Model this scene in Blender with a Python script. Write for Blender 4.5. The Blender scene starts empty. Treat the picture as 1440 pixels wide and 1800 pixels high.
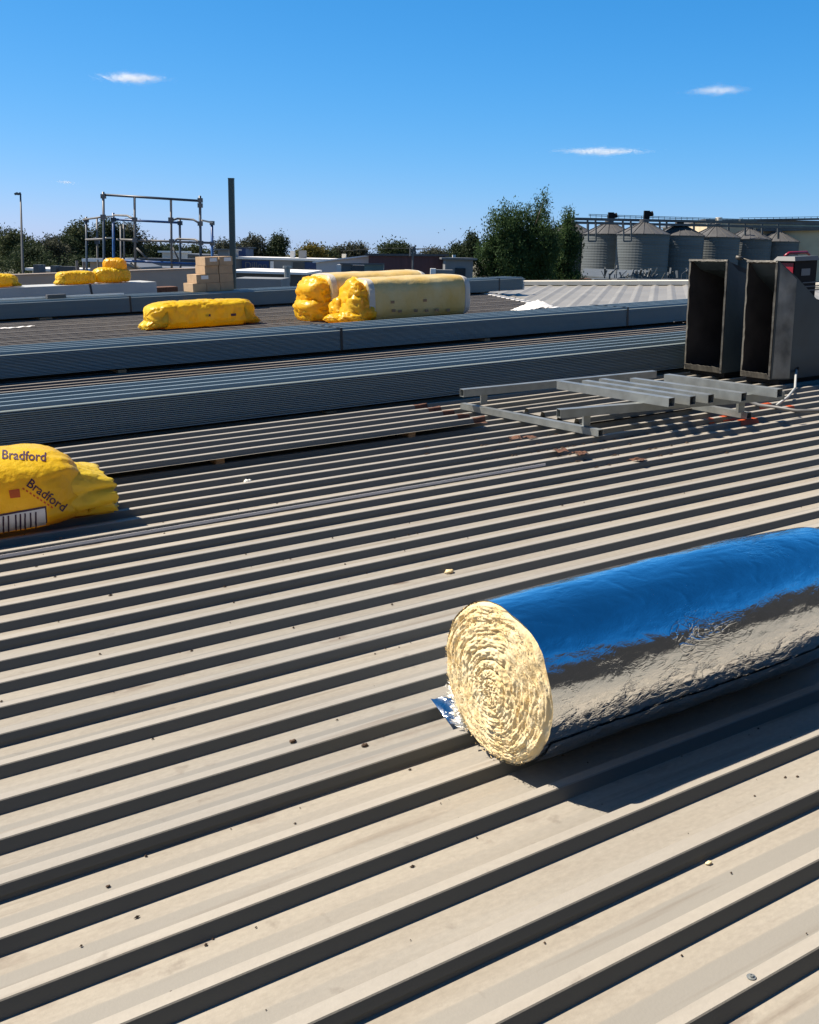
import bpy, math, random
import numpy as np
from mathutils import Vector, Matrix, noise
from mathutils.bvhtree import BVHTree

random.seed(7)
SC = bpy.context.scene
COL = SC.collection

# ------------------------------------------------------------------ camera, frames
FPX, EYE = 1850.0, 1.5          # focal length in photo pixels (1440 wide), eye height over the roof pans


def axes(hy, k, xv, xref=None):
    d1 = np.array([0, 900 - hy, FPX]); d2 = np.array([1000, 900 - hy - 1000 * k, FPX])
    n = np.cross(d1, d2); n /= np.linalg.norm(n)
    if n[1] < 0: n = -n
    a = np.array([xv - 720, 900 - (hy + k * (xv - 720)), FPX]) if xref is None else xref - n * (xref @ n)
    a = a / np.linalg.norm(a)
    return np.array([a, np.cross(a, n), n])


RF = axes(404.33, -.01771, 3706.8)         # the roof we stand on: X along its ribs, Y across them, Z its normal
GF = axes(448.0, 0.020, 3706.8, RF[0])     # the level world: Z plumb
# cam coordinates here are (right, up, forward): a left-handed triple, turned right-handed by the row order above
EYEV = np.array([0, 0, EYE])
GROT = GF @ RF.T                           # roof frame -> level world, about the eye


def ray(px, py, M=RF): return M @ np.array([px - 720, 900 - py, FPX])
def atz(px, py, z, M=RF):
    r = ray(px, py, M); return Vector(EYEV + r * ((z - EYE) / r[2]))
def aty(px, py, y, M=RF):
    r = ray(px, py, M); return Vector(EYEV + r * (y / r[1]))
FW = GF @ np.array([0, 0, 1.0]); FW[2] = 0; FW /= np.linalg.norm(FW)
RT = np.array([FW[1], -FW[0], 0.0])
def atd(px, py, d):
    r = ray(px, py, GF); return Vector(EYEV + r * (d / (r @ FW)))


cam = bpy.data.cameras.new('camera'); camo = bpy.data.objects.new('camera', cam); COL.objects.link(camo)
cam.sensor_fit = 'HORIZONTAL'; cam.sensor_width = 36.0; cam.lens = FPX / 1440 * 36.0
cam.clip_start = 0.05; cam.clip_end = 8000
mw = Matrix.Identity(4)
for i in range(3):
    mw[i][0], mw[i][1], mw[i][2] = GF[i][0], GF[i][1], -GF[i][2]
    mw[i][3] = EYEV[i]
camo.matrix_world = mw
SC.camera = camo

# ------------------------------------------------------------------ light
SUN_R = np.array([-0.50, 0.55, 1.0])                     # towards the sun, roof frame
SUN = GROT @ (SUN_R / np.linalg.norm(SUN_R))
world = bpy.data.worlds.new('World'); SC.world = world; world.use_nodes = True
wn = world.node_tree
bg = wn.nodes['Background']
sky = wn.nodes.new('ShaderNodeTexSky'); sky.sky_type = 'NISHITA'; sky.sun_disc = False
sky.sun_elevation = math.asin(SUN[2]); sky.sun_rotation = math.atan2(SUN[0], SUN[1])
sky.altitude = 100; sky.air_density = 0.75; sky.dust_density = 0.3; sky.ozone_density = 3.0
# one even tone curve per channel over the whole sky: the phone's deep azure
sep = wn.nodes.new('ShaderNodeSeparateColor'); com = wn.nodes.new('ShaderNodeCombineColor')
wn.links.new(sky.outputs[0], sep.inputs[0])
outs = []
for ch, (pre, pw_, k) in enumerate(((0.52, 1.65, 0.60), (0.80, 0.74, 1.46), (1.25, 0.52, 2.5))):
    m0 = wn.nodes.new('ShaderNodeMath'); m0.operation = 'MULTIPLY'; m0.inputs[1].default_value = pre
    m1 = wn.nodes.new('ShaderNodeMath'); m1.operation = 'POWER'; m1.inputs[1].default_value = pw_
    m2 = wn.nodes.new('ShaderNodeMath'); m2.operation = 'MULTIPLY'; m2.inputs[1].default_value = k
    wn.links.new(sep.outputs[ch], m0.inputs[0]); wn.links.new(m0.outputs[0], m1.inputs[0]); wn.links.new(m1.outputs[0], m2.inputs[0]); outs.append(m2.outputs[0])
mn = wn.nodes.new('ShaderNodeMath'); mn.operation = 'MINIMUM'; wn.links.new(outs[0], mn.inputs[0]); wn.links.new(outs[1], mn.inputs[1])
wn.links.new(mn.outputs[0], com.inputs[0]); wn.links.new(outs[1], com.inputs[1]); wn.links.new(outs[2], com.inputs[2])
# the curve flattened the natural fall-off towards the zenith: give that back
tcw = wn.nodes.new('ShaderNodeTexCoord'); sxw = wn.nodes.new('ShaderNodeSeparateXYZ'); mrw = wn.nodes.new('ShaderNodeMapRange'); mrw.interpolation_type = 'SMOOTHSTEP'
for i_, v_ in ((1, .12), (2, .95), (3, 1.0), (4, .36)): mrw.inputs[i_].default_value = v_
zm = wn.nodes.new('ShaderNodeVectorMath'); zm.operation = 'SCALE'
wn.links.new(tcw.outputs['Generated'], sxw.inputs[0]); wn.links.new(sxw.outputs[2], mrw.inputs[0]); wn.links.new(com.outputs[0], zm.inputs[0]); wn.links.new(mrw.outputs[0], zm.inputs[3]); wn.links.new(zm.outputs[0], bg.inputs['Color'])
bg.inputs['Strength'].default_value = 0.064
sl = bpy.data.lights.new('sun', 'SUN'); sl.energy = 5.0; sl.angle = math.radians(0.5); sl.color = (1.0, 0.90, 0.77)
so = bpy.data.objects.new('sun', sl); COL.objects.link(so)
so.rotation_euler = Vector(SUN).to_track_quat('Z', 'Y').to_euler()
so.location = (0, 0, 40)
SC.view_settings.view_transform = 'Standard'; SC.view_settings.look = 'None'
SC.view_settings.gamma = 1.0; SC.view_settings.exposure = 1.0
SC.view_settings.use_curve_mapping = False
SC.cycles.max_bounces = 12; SC.cycles.use_denoising = True

# ------------------------------------------------------------------ helpers
ROOFED = []          # top-level objects laid out in the roof frame; turned into the level world at the end


def V(*a): return Vector(a)


class MB:
    """collects shapes; build() links them as ONE mesh object"""
    def __init__(s): s.v = []; s.f = []; s.fm = []
    def add(s, vs, fs, m=0):
        o = len(s.v); s.v += [tuple(v) for v in vs]; s.f += [tuple(i + o for i in f) for f in fs]; s.fm += [m] * len(fs); return s
    def hexa(s, p, m=0):      # p: 8 points, bottom ring then top ring
        return s.add(p, [(3, 2, 1, 0), (4, 5, 6, 7), (0, 1, 5, 4), (1, 2, 6, 5), (2, 3, 7, 6), (3, 0, 4, 7)], m)
    def box(s, x0, x1, y0, y1, z0, z1, m=0):
        return s.hexa([(x0, y0, z0), (x1, y0, z0), (x1, y1, z0), (x0, y1, z0), (x0, y0, z1), (x1, y0, z1), (x1, y1, z1), (x0, y1, z1)], m)
    def obox(s, o, ux, uy, w, d, z0, z1, m=0):     # oriented box: origin corner, unit axes
        o = Vector(o); ux = Vector(ux) * w; uy = Vector(uy) * d; b = V(0, 0, z0) ; t = V(0, 0, z1)
        o = V(o.x, o.y, 0)
        return s.hexa([o + b, o + ux + b, o + ux + uy + b, o + uy + b, o + t, o + ux + t, o + ux + uy + t, o + uy + t], m)
    def beam(s, a, b, w, h, m=0, up=(0, 0, 1)):
        a = Vector(a); b = Vector(b); d = (b - a).normalized(); sx = d.cross(Vector(up))
        if sx.length < 1e-4: sx = d.cross(V(0, 1, 0))
        sx.normalize(); u = sx.cross(d)
        q = [(-w / 2, -h / 2), (w / 2, -h / 2), (w / 2, h / 2), (-w / 2, h / 2)]
        p = [a + sx * i + u * j for i, j in q] + [b + sx * i + u * j for i, j in q]
        return s.hexa(p, m)
    def rhs(s, a, b, w, h, t=.004, m=0):           # hollow rectangular section, open ends
        a = Vector(a); b = Vector(b); d = (b - a).normalized(); sx = d.cross(V(0, 0, 1)).normalized(); u = sx.cross(d)
        def ring(c, k): return [c + sx * i * (w / 2 - k) + u * j * (h / 2 - k) for i, j in ((-1, -1), (1, -1), (1, 1), (-1, 1))]
        vs = ring(a, 0) + ring(b, 0) + ring(a, t) + ring(b, t); fs = []
        for i in range(4):
            j = (i + 1) % 4
            fs += [(i, j, 4 + j, 4 + i), (8 + j, 8 + i, 12 + i, 12 + j), (j, i, 8 + i, 8 + j), (4 + i, 4 + j, 12 + j, 12 + i)]
        return s.add(vs, fs, m)
    def tube(s, pts, r, n=8, m=0, cap=True):
        pts = [Vector(p) for p in pts]; rs = r if isinstance(r, (list, tuple)) else [r] * len(pts); o = len(s.v); vs = []; fs = []
        for i, p in enumerate(pts):
            d = (pts[min(i + 1, len(pts) - 1)] - pts[max(i - 1, 0)]).normalized()
            a = d.cross(V(0, 0, 1))
            if a.length < 1e-3: a = d.cross(V(1, 0, 0))
            a.normalize(); b = a.cross(d)
            for k in range(n):
                t = 2 * math.pi * k / n; vs.append(p + (a * math.cos(t) + b * math.sin(t)) * rs[i])
        for i in range(len(pts) - 1):
            for k in range(n):
                l = (k + 1) % n; fs.append((i * n + k, i * n + l, (i + 1) * n + l, (i + 1) * n + k))
        if cap: fs += [tuple(range(n))[::-1], tuple((len(pts) - 1) * n + k for k in range(n))]
        return s.add(vs, fs, m)
    def lathe(s, c, prof, n=24, m=0):             # prof: (radius, z)
        vs = []; fs = []; c = Vector(c)
        for r, z in prof:
            for k in range(n):
                t = 2 * math.pi * k / n; vs.append((c.x + r * math.cos(t), c.y + r * math.sin(t), c.z + z))
        for i in range(len(prof) - 1):
            for k in range(n):
                l = (k + 1) % n; fs.append((i * n + k, i * n + l, (i + 1) * n + l, (i + 1) * n + k))
        return s.add(vs, fs, m)
    def grid(s, P, wrap=False, m=0):              # P[i][j] points
        ni = len(P); nj = len(P[0]); vs = [p for r in P for p in r]; fs = []
        for i in range(ni - 1):
            for j in range(nj if wrap else nj - 1):
                l = (j + 1) % nj; fs.append((i * nj + j, i * nj + l, (i + 1) * nj + l, (i + 1) * nj + j))
        return s.add(vs, fs, m)
    def build(s, name, mats, parent=None, smooth=False, loc=None):
        me = bpy.data.meshes.new(name)
        if parent is not None: o = origin(parent)
        elif loc is not None: o = Vector(loc)
        else:
            a = np.array(s.v); o = Vector(((a[:, 0].min() + a[:, 0].max()) / 2, (a[:, 1].min() + a[:, 1].max()) / 2, a[:, 2].min()))
        me.from_pydata([Vector(v) - o for v in s.v], [], s.f)
        if not isinstance(mats, (list, tuple)): mats = [mats]
        for mm in mats: me.materials.append(mm)
        if len(mats) > 1: me.polygons.foreach_set('material_index', s.fm)
        if smooth: me.polygons.foreach_set('use_smooth', [True] * len(me.polygons))
        me.update()
        ob = bpy.data.objects.new(name, me); COL.objects.link(ob)
        if parent is None: ob.location = o; ob['org'] = tuple(o)
        else: ob.parent = parent; ob['org'] = tuple(o)
        return ob


def origin(o): return Vector(o['org'])
def tag(o, label=None, cat=None, group=None, kind=None, roof=True):
    if label: o['label'] = label
    if cat: o['category'] = cat
    if group: o['group'] = group
    if kind: o['kind'] = kind
    if roof: ROOFED.append(o)
    return o
def thing(name, loc, label=None, cat=None, group=None, kind=None, roof=True):
    o = bpy.data.objects.new(name, None); COL.objects.link(o); o.location = loc; o['org'] = tuple(loc); o.empty_display_size = .2
    return tag(o, label, cat, group, kind, roof)
def part_copy(src, parent, dloc=(0, 0, 0)):       # another child with shared mesh
    c = src.copy(); COL.objects.link(c); c.parent = parent; c.location = Vector(src.location) + Vector(dloc); return c


# ------------------------------------------------------------------ materials
def mat(name, col, rough=.6, metal=0., spec=.5, var=0., vscale=6., col2=None, bump=0., bscale=40., stretch=(1, 1, 1), transl=0., rvar=0., detail=5.):
    m = bpy.data.materials.new(name); m.use_nodes = True; nt = m.node_tree; N = nt.nodes; L = nt.links
    b = N['Principled BSDF']; b.inputs['Roughness'].default_value = rough; b.inputs['Metallic'].default_value = metal
    b.inputs['Specular IOR Level'].default_value = spec
    b.inputs['Base Color'].default_value = (*col, 1)
    tc = N.new('ShaderNodeTexCoord'); mp = N.new('ShaderNodeMapping'); mp.inputs['Scale'].default_value = stretch
    L.new(tc.outputs['Object'], mp.inputs['Vector'])
    oi = N.new('ShaderNodeObjectInfo'); va = N.new('ShaderNodeVectorMath'); va.operation = 'ADD'
    sc = N.new('ShaderNodeVectorMath'); sc.operation = 'SCALE'; sc.inputs[3].default_value = 37.0
    cx = N.new('ShaderNodeCombineXYZ'); 
    for i in range(3): L.new(oi.outputs['Random'], cx.inputs[i])
    L.new(cx.outputs[0], sc.inputs[0]); L.new(mp.outputs[0], va.inputs[0]); L.new(sc.outputs[0], va.inputs[1])
    vec = va.outputs[0]
    if var > 0 or col2:
        nz = N.new('ShaderNodeTexNoise'); nz.inputs['Scale'].default_value = vscale; nz.inputs['Detail'].default_value = detail
        L.new(vec, nz.inputs['Vector'])
        rp = N.new('ShaderNodeValToRGB'); rp.color_ramp.elements[0].position = .3; rp.color_ramp.elements[1].position = .7
        c1 = col2 if col2 else tuple(c * (1 - var) for c in col)
        c0 = col if col2 else tuple(min(1, c * (1 + var)) for c in col)
        rp.color_ramp.elements[0].color = (*c1, 1); rp.color_ramp.elements[1].color = (*c0, 1)
        L.new(nz.outputs['Fac'], rp.inputs['Fac']); L.new(rp.outputs[0], b.inputs['Base Color'])
        if rvar:
            mr = N.new('ShaderNodeMapRange'); mr.inputs[3].default_value = rough - rvar; mr.inputs[4].default_value = rough + rvar
            L.new(nz.outputs['Fac'], mr.inputs[0]); L.new(mr.outputs[0], b.inputs['Roughness'])
    if bump > 0:
        nb = N.new('ShaderNodeTexNoise'); nb.inputs['Scale'].default_value = bscale; nb.inputs['Detail'].default_value = 6
        L.new(vec, nb.inputs['Vector']); bp = N.new('ShaderNodeBump'); bp.inputs['Strength'].default_value = bump; bp.inputs['Distance'].default_value = .02
        L.new(nb.outputs['Fac'], bp.inputs['Height']); L.new(bp.outputs[0], b.inputs['Normal'])
    if transl > 0:
        tr = N.new('ShaderNodeBsdfTranslucent'); mx = N.new('ShaderNodeMixShader'); mx.inputs[0].default_value = transl
        if b.inputs['Base Color'].is_linked: L.new(b.inputs['Base Color'].links[0].from_socket, tr.inputs[0])
        else: tr.inputs[0].default_value = (*col, 1)
        L.new(b.outputs[0], mx.inputs[1]); L.new(tr.outputs[0], mx.inputs[2]); L.new(mx.outputs[0], N['Material Output'].inputs[0])
    return m


PITCH, RIBH, RIB0 = .2009, .0355, 1.557


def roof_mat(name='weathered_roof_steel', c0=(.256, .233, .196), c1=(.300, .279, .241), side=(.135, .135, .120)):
    m = bpy.data.materials.new(name); m.use_nodes = True; nt = m.node_tree; N = nt.nodes; L = nt.links
    b = N['Principled BSDF']; b.inputs['Roughness'].default_value = .62; b.inputs['Specular IOR Level'].default_value = .3
    tc = N.new('ShaderNodeTexCoord'); oi = N.new('ShaderNodeObjectInfo')
    cx = N.new('ShaderNodeCombineXYZ'); mul = N.new('ShaderNodeMath'); mul.operation = 'MULTIPLY'; mul.inputs[1].default_value = 53.
    L.new(oi.outputs['Random'], mul.inputs[0]); L.new(mul.outputs[0], cx.inputs[0]); L.new(mul.outputs[0], cx.inputs[2])
    va = N.new('ShaderNodeVectorMath'); va.operation = 'ADD'; L.new(tc.outputs['Object'], va.inputs[0]); L.new(cx.outputs[0], va.inputs[1])
    def nz(scale, st, det=5.):
        mp = N.new('ShaderNodeMapping'); mp.inputs['Scale'].default_value = st; L.new(va.outputs[0], mp.inputs['Vector'])
        n = N.new('ShaderNodeTexNoise'); n.inputs['Scale'].default_value = scale; n.inputs['Detail'].default_value = det; L.new(mp.outputs[0], n.inputs['Vector']); return n
    def ramp(src, a, c, e0=(0, 0, 0, 1), e1=(1, 1, 1, 1)):
        r = N.new('ShaderNodeValToRGB'); r.color_ramp.elements[0].position = a; r.color_ramp.elements[1].position = c
        r.color_ramp.elements[0].color = e0; r.color_ramp.elements[1].color = e1; L.new(src, r.inputs['Fac']); return r
    def mix(f, a, c, typ='MIX'):
        x = N.new('ShaderNodeMix'); x.data_type = 'RGBA'; x.blend_type = typ
        for s, k in ((f, 0), (a, 6), (c, 7)):
            if isinstance(s, (int, float)): x.inputs[k].default_value = s
            elif isinstance(s, tuple): x.inputs[k].default_value = s
            else: L.new(s, x.inputs[k])
        return x.outputs[2]
    base = ramp(nz(3., (.35, 3, 3)).outputs['Fac'], .32, .68, (*c0, 1), (*c1, 1)).outputs[0]
    grain = ramp(nz(90., (.5, 1, 1), 3.).outputs['Fac'], .25, .75, (.9, .9, .9, 1), (1.07, 1.07, 1.07, 1)).outputs[0]
    base = mix(1., base, grain, 'MULTIPLY')
    # grey band along the far side of every rib
    sx = N.new('ShaderNodeSeparateXYZ'); L.new(tc.outputs['Object'], sx.inputs[0])
    wv = nz(7., (.25, 1, 1), 4.)
    ad = N.new('ShaderNodeMath'); ad.operation = 'MULTIPLY_ADD'; ad.inputs[1].default_value = .010; L.new(wv.outputs['Fac'], ad.inputs[0]); L.new(sx.outputs[1], ad.inputs[2])
    md = N.new('ShaderNodeMath'); md.operation = 'FLOORED_MODULO'; md.inputs[1].default_value = PITCH; L.new(ad.outputs[0], md.inputs[0])
    w1 = ramp(md.outputs[0], .1085, .1125, (1, 1, 1, 1), (0, 0, 0, 1)).outputs[0]
    lo = N.new('ShaderNodeMath'); lo.operation = 'LESS_THAN'; lo.inputs[1].default_value = .03; L.new(sx.outputs[2], lo.inputs[0])
    patch = ramp(nz(.8, (.4, 1.2, 1), 4.).outputs['Fac'], .34, .52).outputs[0]
    f = N.new('ShaderNodeMath'); f.operation = 'MULTIPLY'; L.new(w1, f.inputs[0]); L.new(patch, f.inputs[1])
    f2 = N.new('ShaderNodeMath'); f2.operation = 'MULTIPLY'; L.new(f.outputs[0], f2.inputs[0]); L.new(lo.outputs[0], f2.inputs[1])
    f3 = N.new('ShaderNodeMath'); f3.operation = 'MULTIPLY'; f3.inputs[1].default_value = .85; L.new(f2.outputs[0], f3.inputs[0])
    base = mix(f3.outputs[0], base, (.212, .205, .186, 1))
    hi = N.new('ShaderNodeMath'); hi.operation = 'GREATER_THAN'; hi.inputs[1].default_value = RIBH - .0035; L.new(sx.outputs[2], hi.inputs[0])
    hf = N.new('ShaderNodeMath'); hf.operation = 'MULTIPLY'; hf.inputs[1].default_value = .45; L.new(hi.outputs[0], hf.inputs[0])
    base = mix(hf.outputs[0], base, (.325, .308, .278, 1))
    big = ramp(nz(.55, (.5, 1, 1), 6.).outputs['Fac'], .35, .65, (.84, .85, .86, 1), (1.06, 1.04, 1.0, 1)).outputs[0]
    base = mix(1., base, big, 'MULTIPLY')
    # brown grime blots and thin streaks
    st = ramp(nz(9., (.12, 2.5, 1), 6.).outputs['Fac'], .60, .74).outputs[0]
    stf = N.new('ShaderNodeMath'); stf.operation = 'MULTIPLY'; stf.inputs[1].default_value = .55; L.new(st, stf.inputs[0])
    base = mix(stf.outputs[0], base, (.145, .118, .09, 1))
    # reddish grime gathered against the rib feet
    foot = N.new('ShaderNodeMath'); foot.operation = 'FLOORED_MODULO'; foot.inputs[1].default_value = PITCH; L.new(sx.outputs[1], foot.inputs[0])
    fa = ramp(foot.outputs[0], .118, .166).outputs[0]; fb_ = ramp(foot.outputs[0], .032, .062, (1, 1, 1, 1), (0, 0, 0, 1)).outputs[0]
    fm = N.new('ShaderNodeMath'); fm.operation = 'MAXIMUM'; L.new(fa, fm.inputs[0]); L.new(fb_, fm.inputs[1])
    gr = ramp(nz(24., (.35, 1, 1), 8.).outputs['Fac'], .52, .66).outputs[0]; gp = ramp(nz(1.7, (.7, 1.5, 1), 3.).outputs['Fac'], .5, .64).outputs[0]
    g1 = N.new('ShaderNodeMath'); g1.operation = 'MULTIPLY'; L.new(gr, g1.inputs[0]); L.new(gp, g1.inputs[1]); g2 = N.new('ShaderNodeMath'); g2.operation = 'MULTIPLY'; L.new(g1.outputs[0], g2.inputs[0]); L.new(fm.outputs[0], g2.inputs[1])
    g3 = N.new('ShaderNodeMath'); g3.operation = 'MULTIPLY'; L.new(g2.outputs[0], g3.inputs[0]); L.new(lo.outputs[0], g3.inputs[1]); g4 = N.new('ShaderNodeMath'); g4.operation = 'MULTIPLY'; g4.inputs[1].default_value = .8; L.new(g3.outputs[0], g4.inputs[0])
    base = mix(g4.outputs[0], base, (.095, .058, .042, 1))
    bl = ramp(nz(14., (1, 1, 1), 5.).outputs['Fac'], .66, .76).outputs[0]
    blf = N.new('ShaderNodeMath'); blf.operation = 'MULTIPLY'; blf.inputs[1].default_value = .35; L.new(bl, blf.inputs[0])
    base = mix(blf.outputs[0], base, (.10, .078, .062, 1))
    # shade put into the colour: steep rib sides darker than the dusty level faces (both sides of a rib alike)
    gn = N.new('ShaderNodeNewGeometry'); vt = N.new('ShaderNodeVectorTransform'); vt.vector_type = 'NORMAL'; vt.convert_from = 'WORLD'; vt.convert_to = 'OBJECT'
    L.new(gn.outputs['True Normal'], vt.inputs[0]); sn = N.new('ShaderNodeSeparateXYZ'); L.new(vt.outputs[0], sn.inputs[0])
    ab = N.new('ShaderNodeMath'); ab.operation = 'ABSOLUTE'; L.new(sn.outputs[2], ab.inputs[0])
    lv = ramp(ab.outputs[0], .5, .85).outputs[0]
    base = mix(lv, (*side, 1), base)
    L.new(base, b.inputs['Base Color'])
    nb = nz(160., (1, 1, 1), 4.); bp = N.new('ShaderNodeBump'); bp.inputs['Strength'].default_value = .12; bp.inputs['Distance'].default_value = .004
    L.new(nb.outputs['Fac'], bp.inputs['Height']); L.new(bp.outputs[0], b.inputs['Normal'])
    return m


def foil_mat():
    m = bpy.data.materials.new('aluminium_foil'); m.use_nodes = True; nt = m.node_tree; N = nt.nodes; L = nt.links
    b = N['Principled BSDF']; b.inputs['Metallic'].default_value = 1.; b.inputs['Roughness'].default_value = .10; b.inputs['Base Color'].default_value = (.93, .93, .93, 1)
    tc = N.new('ShaderNodeTexCoord'); mp = N.new('ShaderNodeMapping'); mp.inputs['Scale'].default_value = (.55, 1, 1); L.new(tc.outputs['Object'], mp.inputs[0])
    n1 = N.new('ShaderNodeTexNoise'); n1.inputs['Scale'].default_value = 34; n1.inputs['Detail'].default_value = 8; n1.inputs['Roughness'].default_value = .6; n1.inputs['Distortion'].default_value = .8; L.new(mp.outputs[0], n1.inputs['Vector'])
    mp2 = N.new('ShaderNodeMapping'); mp2.inputs['Scale'].default_value = (.42, 1, 1); mp2.inputs['Rotation'].default_value = (0, 0, .25); L.new(tc.outputs['Object'], mp2.inputs[0])
    b1 = N.new('ShaderNodeBump'); b1.inputs['Strength'].default_value = .085; b1.inputs['Distance'].default_value = .02; L.new(n1.outputs['Fac'], b1.inputs['Height'])
    prev = b1
    for scl, dist, st_, off in ((13., 2.2, .16, 0.), (31., 1.6, .10, 4.)):       # sharp creases: ridges of two noises
        n2 = N.new('ShaderNodeTexNoise'); n2.inputs['Scale'].default_value = scl; n2.inputs['Detail'].default_value = 3; n2.inputs['Distortion'].default_value = dist; n2.noise_dimensions = '4D'; n2.inputs['W'].default_value = off; L.new(mp2.outputs[0], n2.inputs['Vector'])
        rp = N.new('ShaderNodeValToRGB'); rp.color_ramp.elements[0].position = .46; rp.color_ramp.elements[0].color = (0, 0, 0, 1); rp.color_ramp.elements[1].position = .54; rp.color_ramp.elements[1].color = (0, 0, 0, 1)
        e_ = rp.color_ramp.elements.new(.5); e_.color = (1, 1, 1, 1); L.new(n2.outputs['Fac'], rp.inputs[0])
        mk = N.new('ShaderNodeTexNoise'); mk.inputs['Scale'].default_value = 3.2; mk.inputs['Detail'].default_value = 2; L.new(tc.outputs['Object'], mk.inputs['Vector'])
        mr = N.new('ShaderNodeMapRange'); mr.inputs[1].default_value = .46; mr.inputs[2].default_value = .66; mr.inputs[3].default_value = st_ * .15; mr.inputs[4].default_value = st_ * 1.9; L.new(mk.outputs['Fac'], mr.inputs[0])
        b2 = N.new('ShaderNodeBump'); L.new(mr.outputs[0], b2.inputs['Strength']); b2.inputs['Distance'].default_value = .006; L.new(rp.outputs[0], b2.inputs['Height']); L.new(prev.outputs[0], b2.inputs['Normal']); prev = b2
    L.new(b2.outputs[0], b.inputs['Normal'])
    return m


def leaf_mat(name, c, c2, transl=.25):
    m = mat(name, c, rough=.7, spec=.12, col2=c2, vscale=.9, transl=transl, detail=8.)
    return m


M = {}
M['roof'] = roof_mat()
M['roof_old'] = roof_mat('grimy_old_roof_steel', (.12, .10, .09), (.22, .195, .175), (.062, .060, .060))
M['foil'] = foil_mat()
M['fluff'] = mat('glasswool', (.80, .60, .30), rough=.95, spec=.1, col2=(.82, .70, .46), vscale=20., bump=.22, bscale=190., transl=.18)
M['fluff_white'] = mat('white_fluff', (.82, .79, .70), rough=.95, spec=.1, bump=.5, bscale=120.)
M['bundle'] = mat('new_grey_steel', (.20, .235, .232), rough=.33, spec=.6, var=.12, vscale=2., stretch=(.2, 2, 2))
M['strap'] = mat('strap', (.012, .014, .016), rough=.5)
M['timber'] = mat('timber', (.26, .16, .085), rough=.8, var=.25, vscale=14., stretch=(1, 6, 6))
M['yellow'] = mat('yellow_bag_plastic', (.82, .52, .012), rough=.34, spec=.45, col2=(.84, .60, .03), vscale=5., bump=.45, bscale=26., transl=.38)
M['yellow_thin'] = mat('yellow_bag_film', (.90, .66, .05), rough=.35, spec=.45, bump=.5, bscale=30., transl=.35)
M['orange_bag'] = mat('orange_yellow_bag', (.86, .48, .008), rough=.36, col2=(.88, .60, .03), vscale=3.5, bump=.4, bscale=14., transl=.45)
M['film_pack'] = mat('film_over_wool', (.56, .37, .10), rough=.4, spec=.45, col2=(.60, .47, .22), vscale=3.2, bump=.3, bscale=14., stretch=(1, 1, .6), transl=.04)
M['film_white'] = mat('white_film', (.62, .59, .53), rough=.4, bump=.5, bscale=16., transl=.3)
M['print_dark'] = mat('dark_print', (.045, .015, .04), rough=.5)
M['print_orange'] = mat('orange_print', (.60, .10, .01), rough=.5)
M['label_white'] = mat('label_paper', (.72, .68, .66), rough=.5)
M['galv'] = mat('galvanised', (.25, .265, .255), rough=.42, metal=.55, var=.16, vscale=9., rvar=.1)
M['galv_dark'] = mat('dull_galvanised_duct', (.036, .050, .057), rough=.5, metal=.15, var=.3, vscale=2.2, bump=.15, bscale=3., rvar=.12)
M['galv_smear'] = mat('smeared_galvanised', (.26, .26, .24), rough=.5, metal=.2, col2=(.05, .052, .05), vscale=5., stretch=(1, 1, .7), bump=.2, bscale=12.)
M['duct_in'] = mat('dark_duct_inside', (.035, .03, .027), rough=.8, var=.4, vscale=4.)  # dark lining inside the ducts
M['flange'] = mat('duct_flange', (.10, .092, .075), rough=.55, metal=.2, var=.4, vscale=8., bump=.3, bscale=20.)
M['rust'] = mat('rusty_edge', (.060, .026, .016), rough=.9, col2=(.16, .075, .042), vscale=22., bump=.4, bscale=60.)
M['black'] = mat('black_plastic', (.008, .008, .009), rough=.7, spec=.2)
M['red'] = mat('red_enamel', (.22, .008, .02), rough=.35, var=.1)
M['orange'] = mat('orange_paint', (.40, .06, .010), rough=.6, var=.2, vscale=20.)
M['white'] = mat('white_paint', (.76, .74, .70), rough=.5, var=.08, vscale=2.)
M['offwhite'] = mat('weathered_white', (.36, .37, .36), rough=.55, var=.12, vscale=.8)
M['cream'] = mat('cream_capping', (.66, .60, .48), rough=.5, var=.06, vscale=1.)
M['tan'] = mat('tan_render', (.33, .27, .22), rough=.85, var=.1, vscale=1.2)
M['paleroof'] = mat('pale_roof_steel', (.225, .213, .185), rough=.5, metal=.1, var=.1, vscale=1.)
M['card'] = mat('brown_cardboard', (.38, .26, .15), rough=.85, var=.1, vscale=8.)
M['tape'] = mat('parcel_label', (.70, .68, .64), rough=.5)
M['blue_steel'] = mat('blue_scaffold_paint', (.012, .065, .20), rough=.45, var=.3, vscale=6.)
M['navy_steel'] = mat('dark_scaffold_tube', (.022, .038, .062), rough=.45, var=.2, vscale=6.)
M['scaf'] = mat('scaffold_tube', (.13, .128, .125), rough=.6, metal=.1, var=.25, vscale=6.)
M['post'] = mat('dark_green_post', (.035, .055, .05), rough=.5, var=.15, vscale=1.)
M['pole'] = mat('grey_pole', (.07, .075, .08), rough=.5)
M['silo'] = mat('galvanised_silo', (.085, .098, .102), rough=.6, metal=.0, var=.18, vscale=.5, stretch=(.3, .3, 4))
M['silo_roof'] = mat('silo_roof_steel', (.085, .085, .085), rough=.55, metal=.2, var=.15, vscale=.8)
M['steel_dark'] = mat('dark_gantry_steel', (.075, .085, .09), rough=.6, var=.25, vscale=1.)
M['steel_green'] = mat('green_gantry_steel', (.10, .14, .13), rough=.6, var=.25, vscale=1.)
M['maroon'] = mat('maroon_cladding', (.075, .030, .034), rough=.6, var=.12, vscale=1., stretch=(4, 4, .1))
M['bluewall'] = mat('blue_wall', (.018, .085, .33), rough=.5, var=.15, vscale=.6)
M['navywall'] = mat('navy_wall', (.010, .032, .11), rough=.5, var=.15, vscale=.6)
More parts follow.
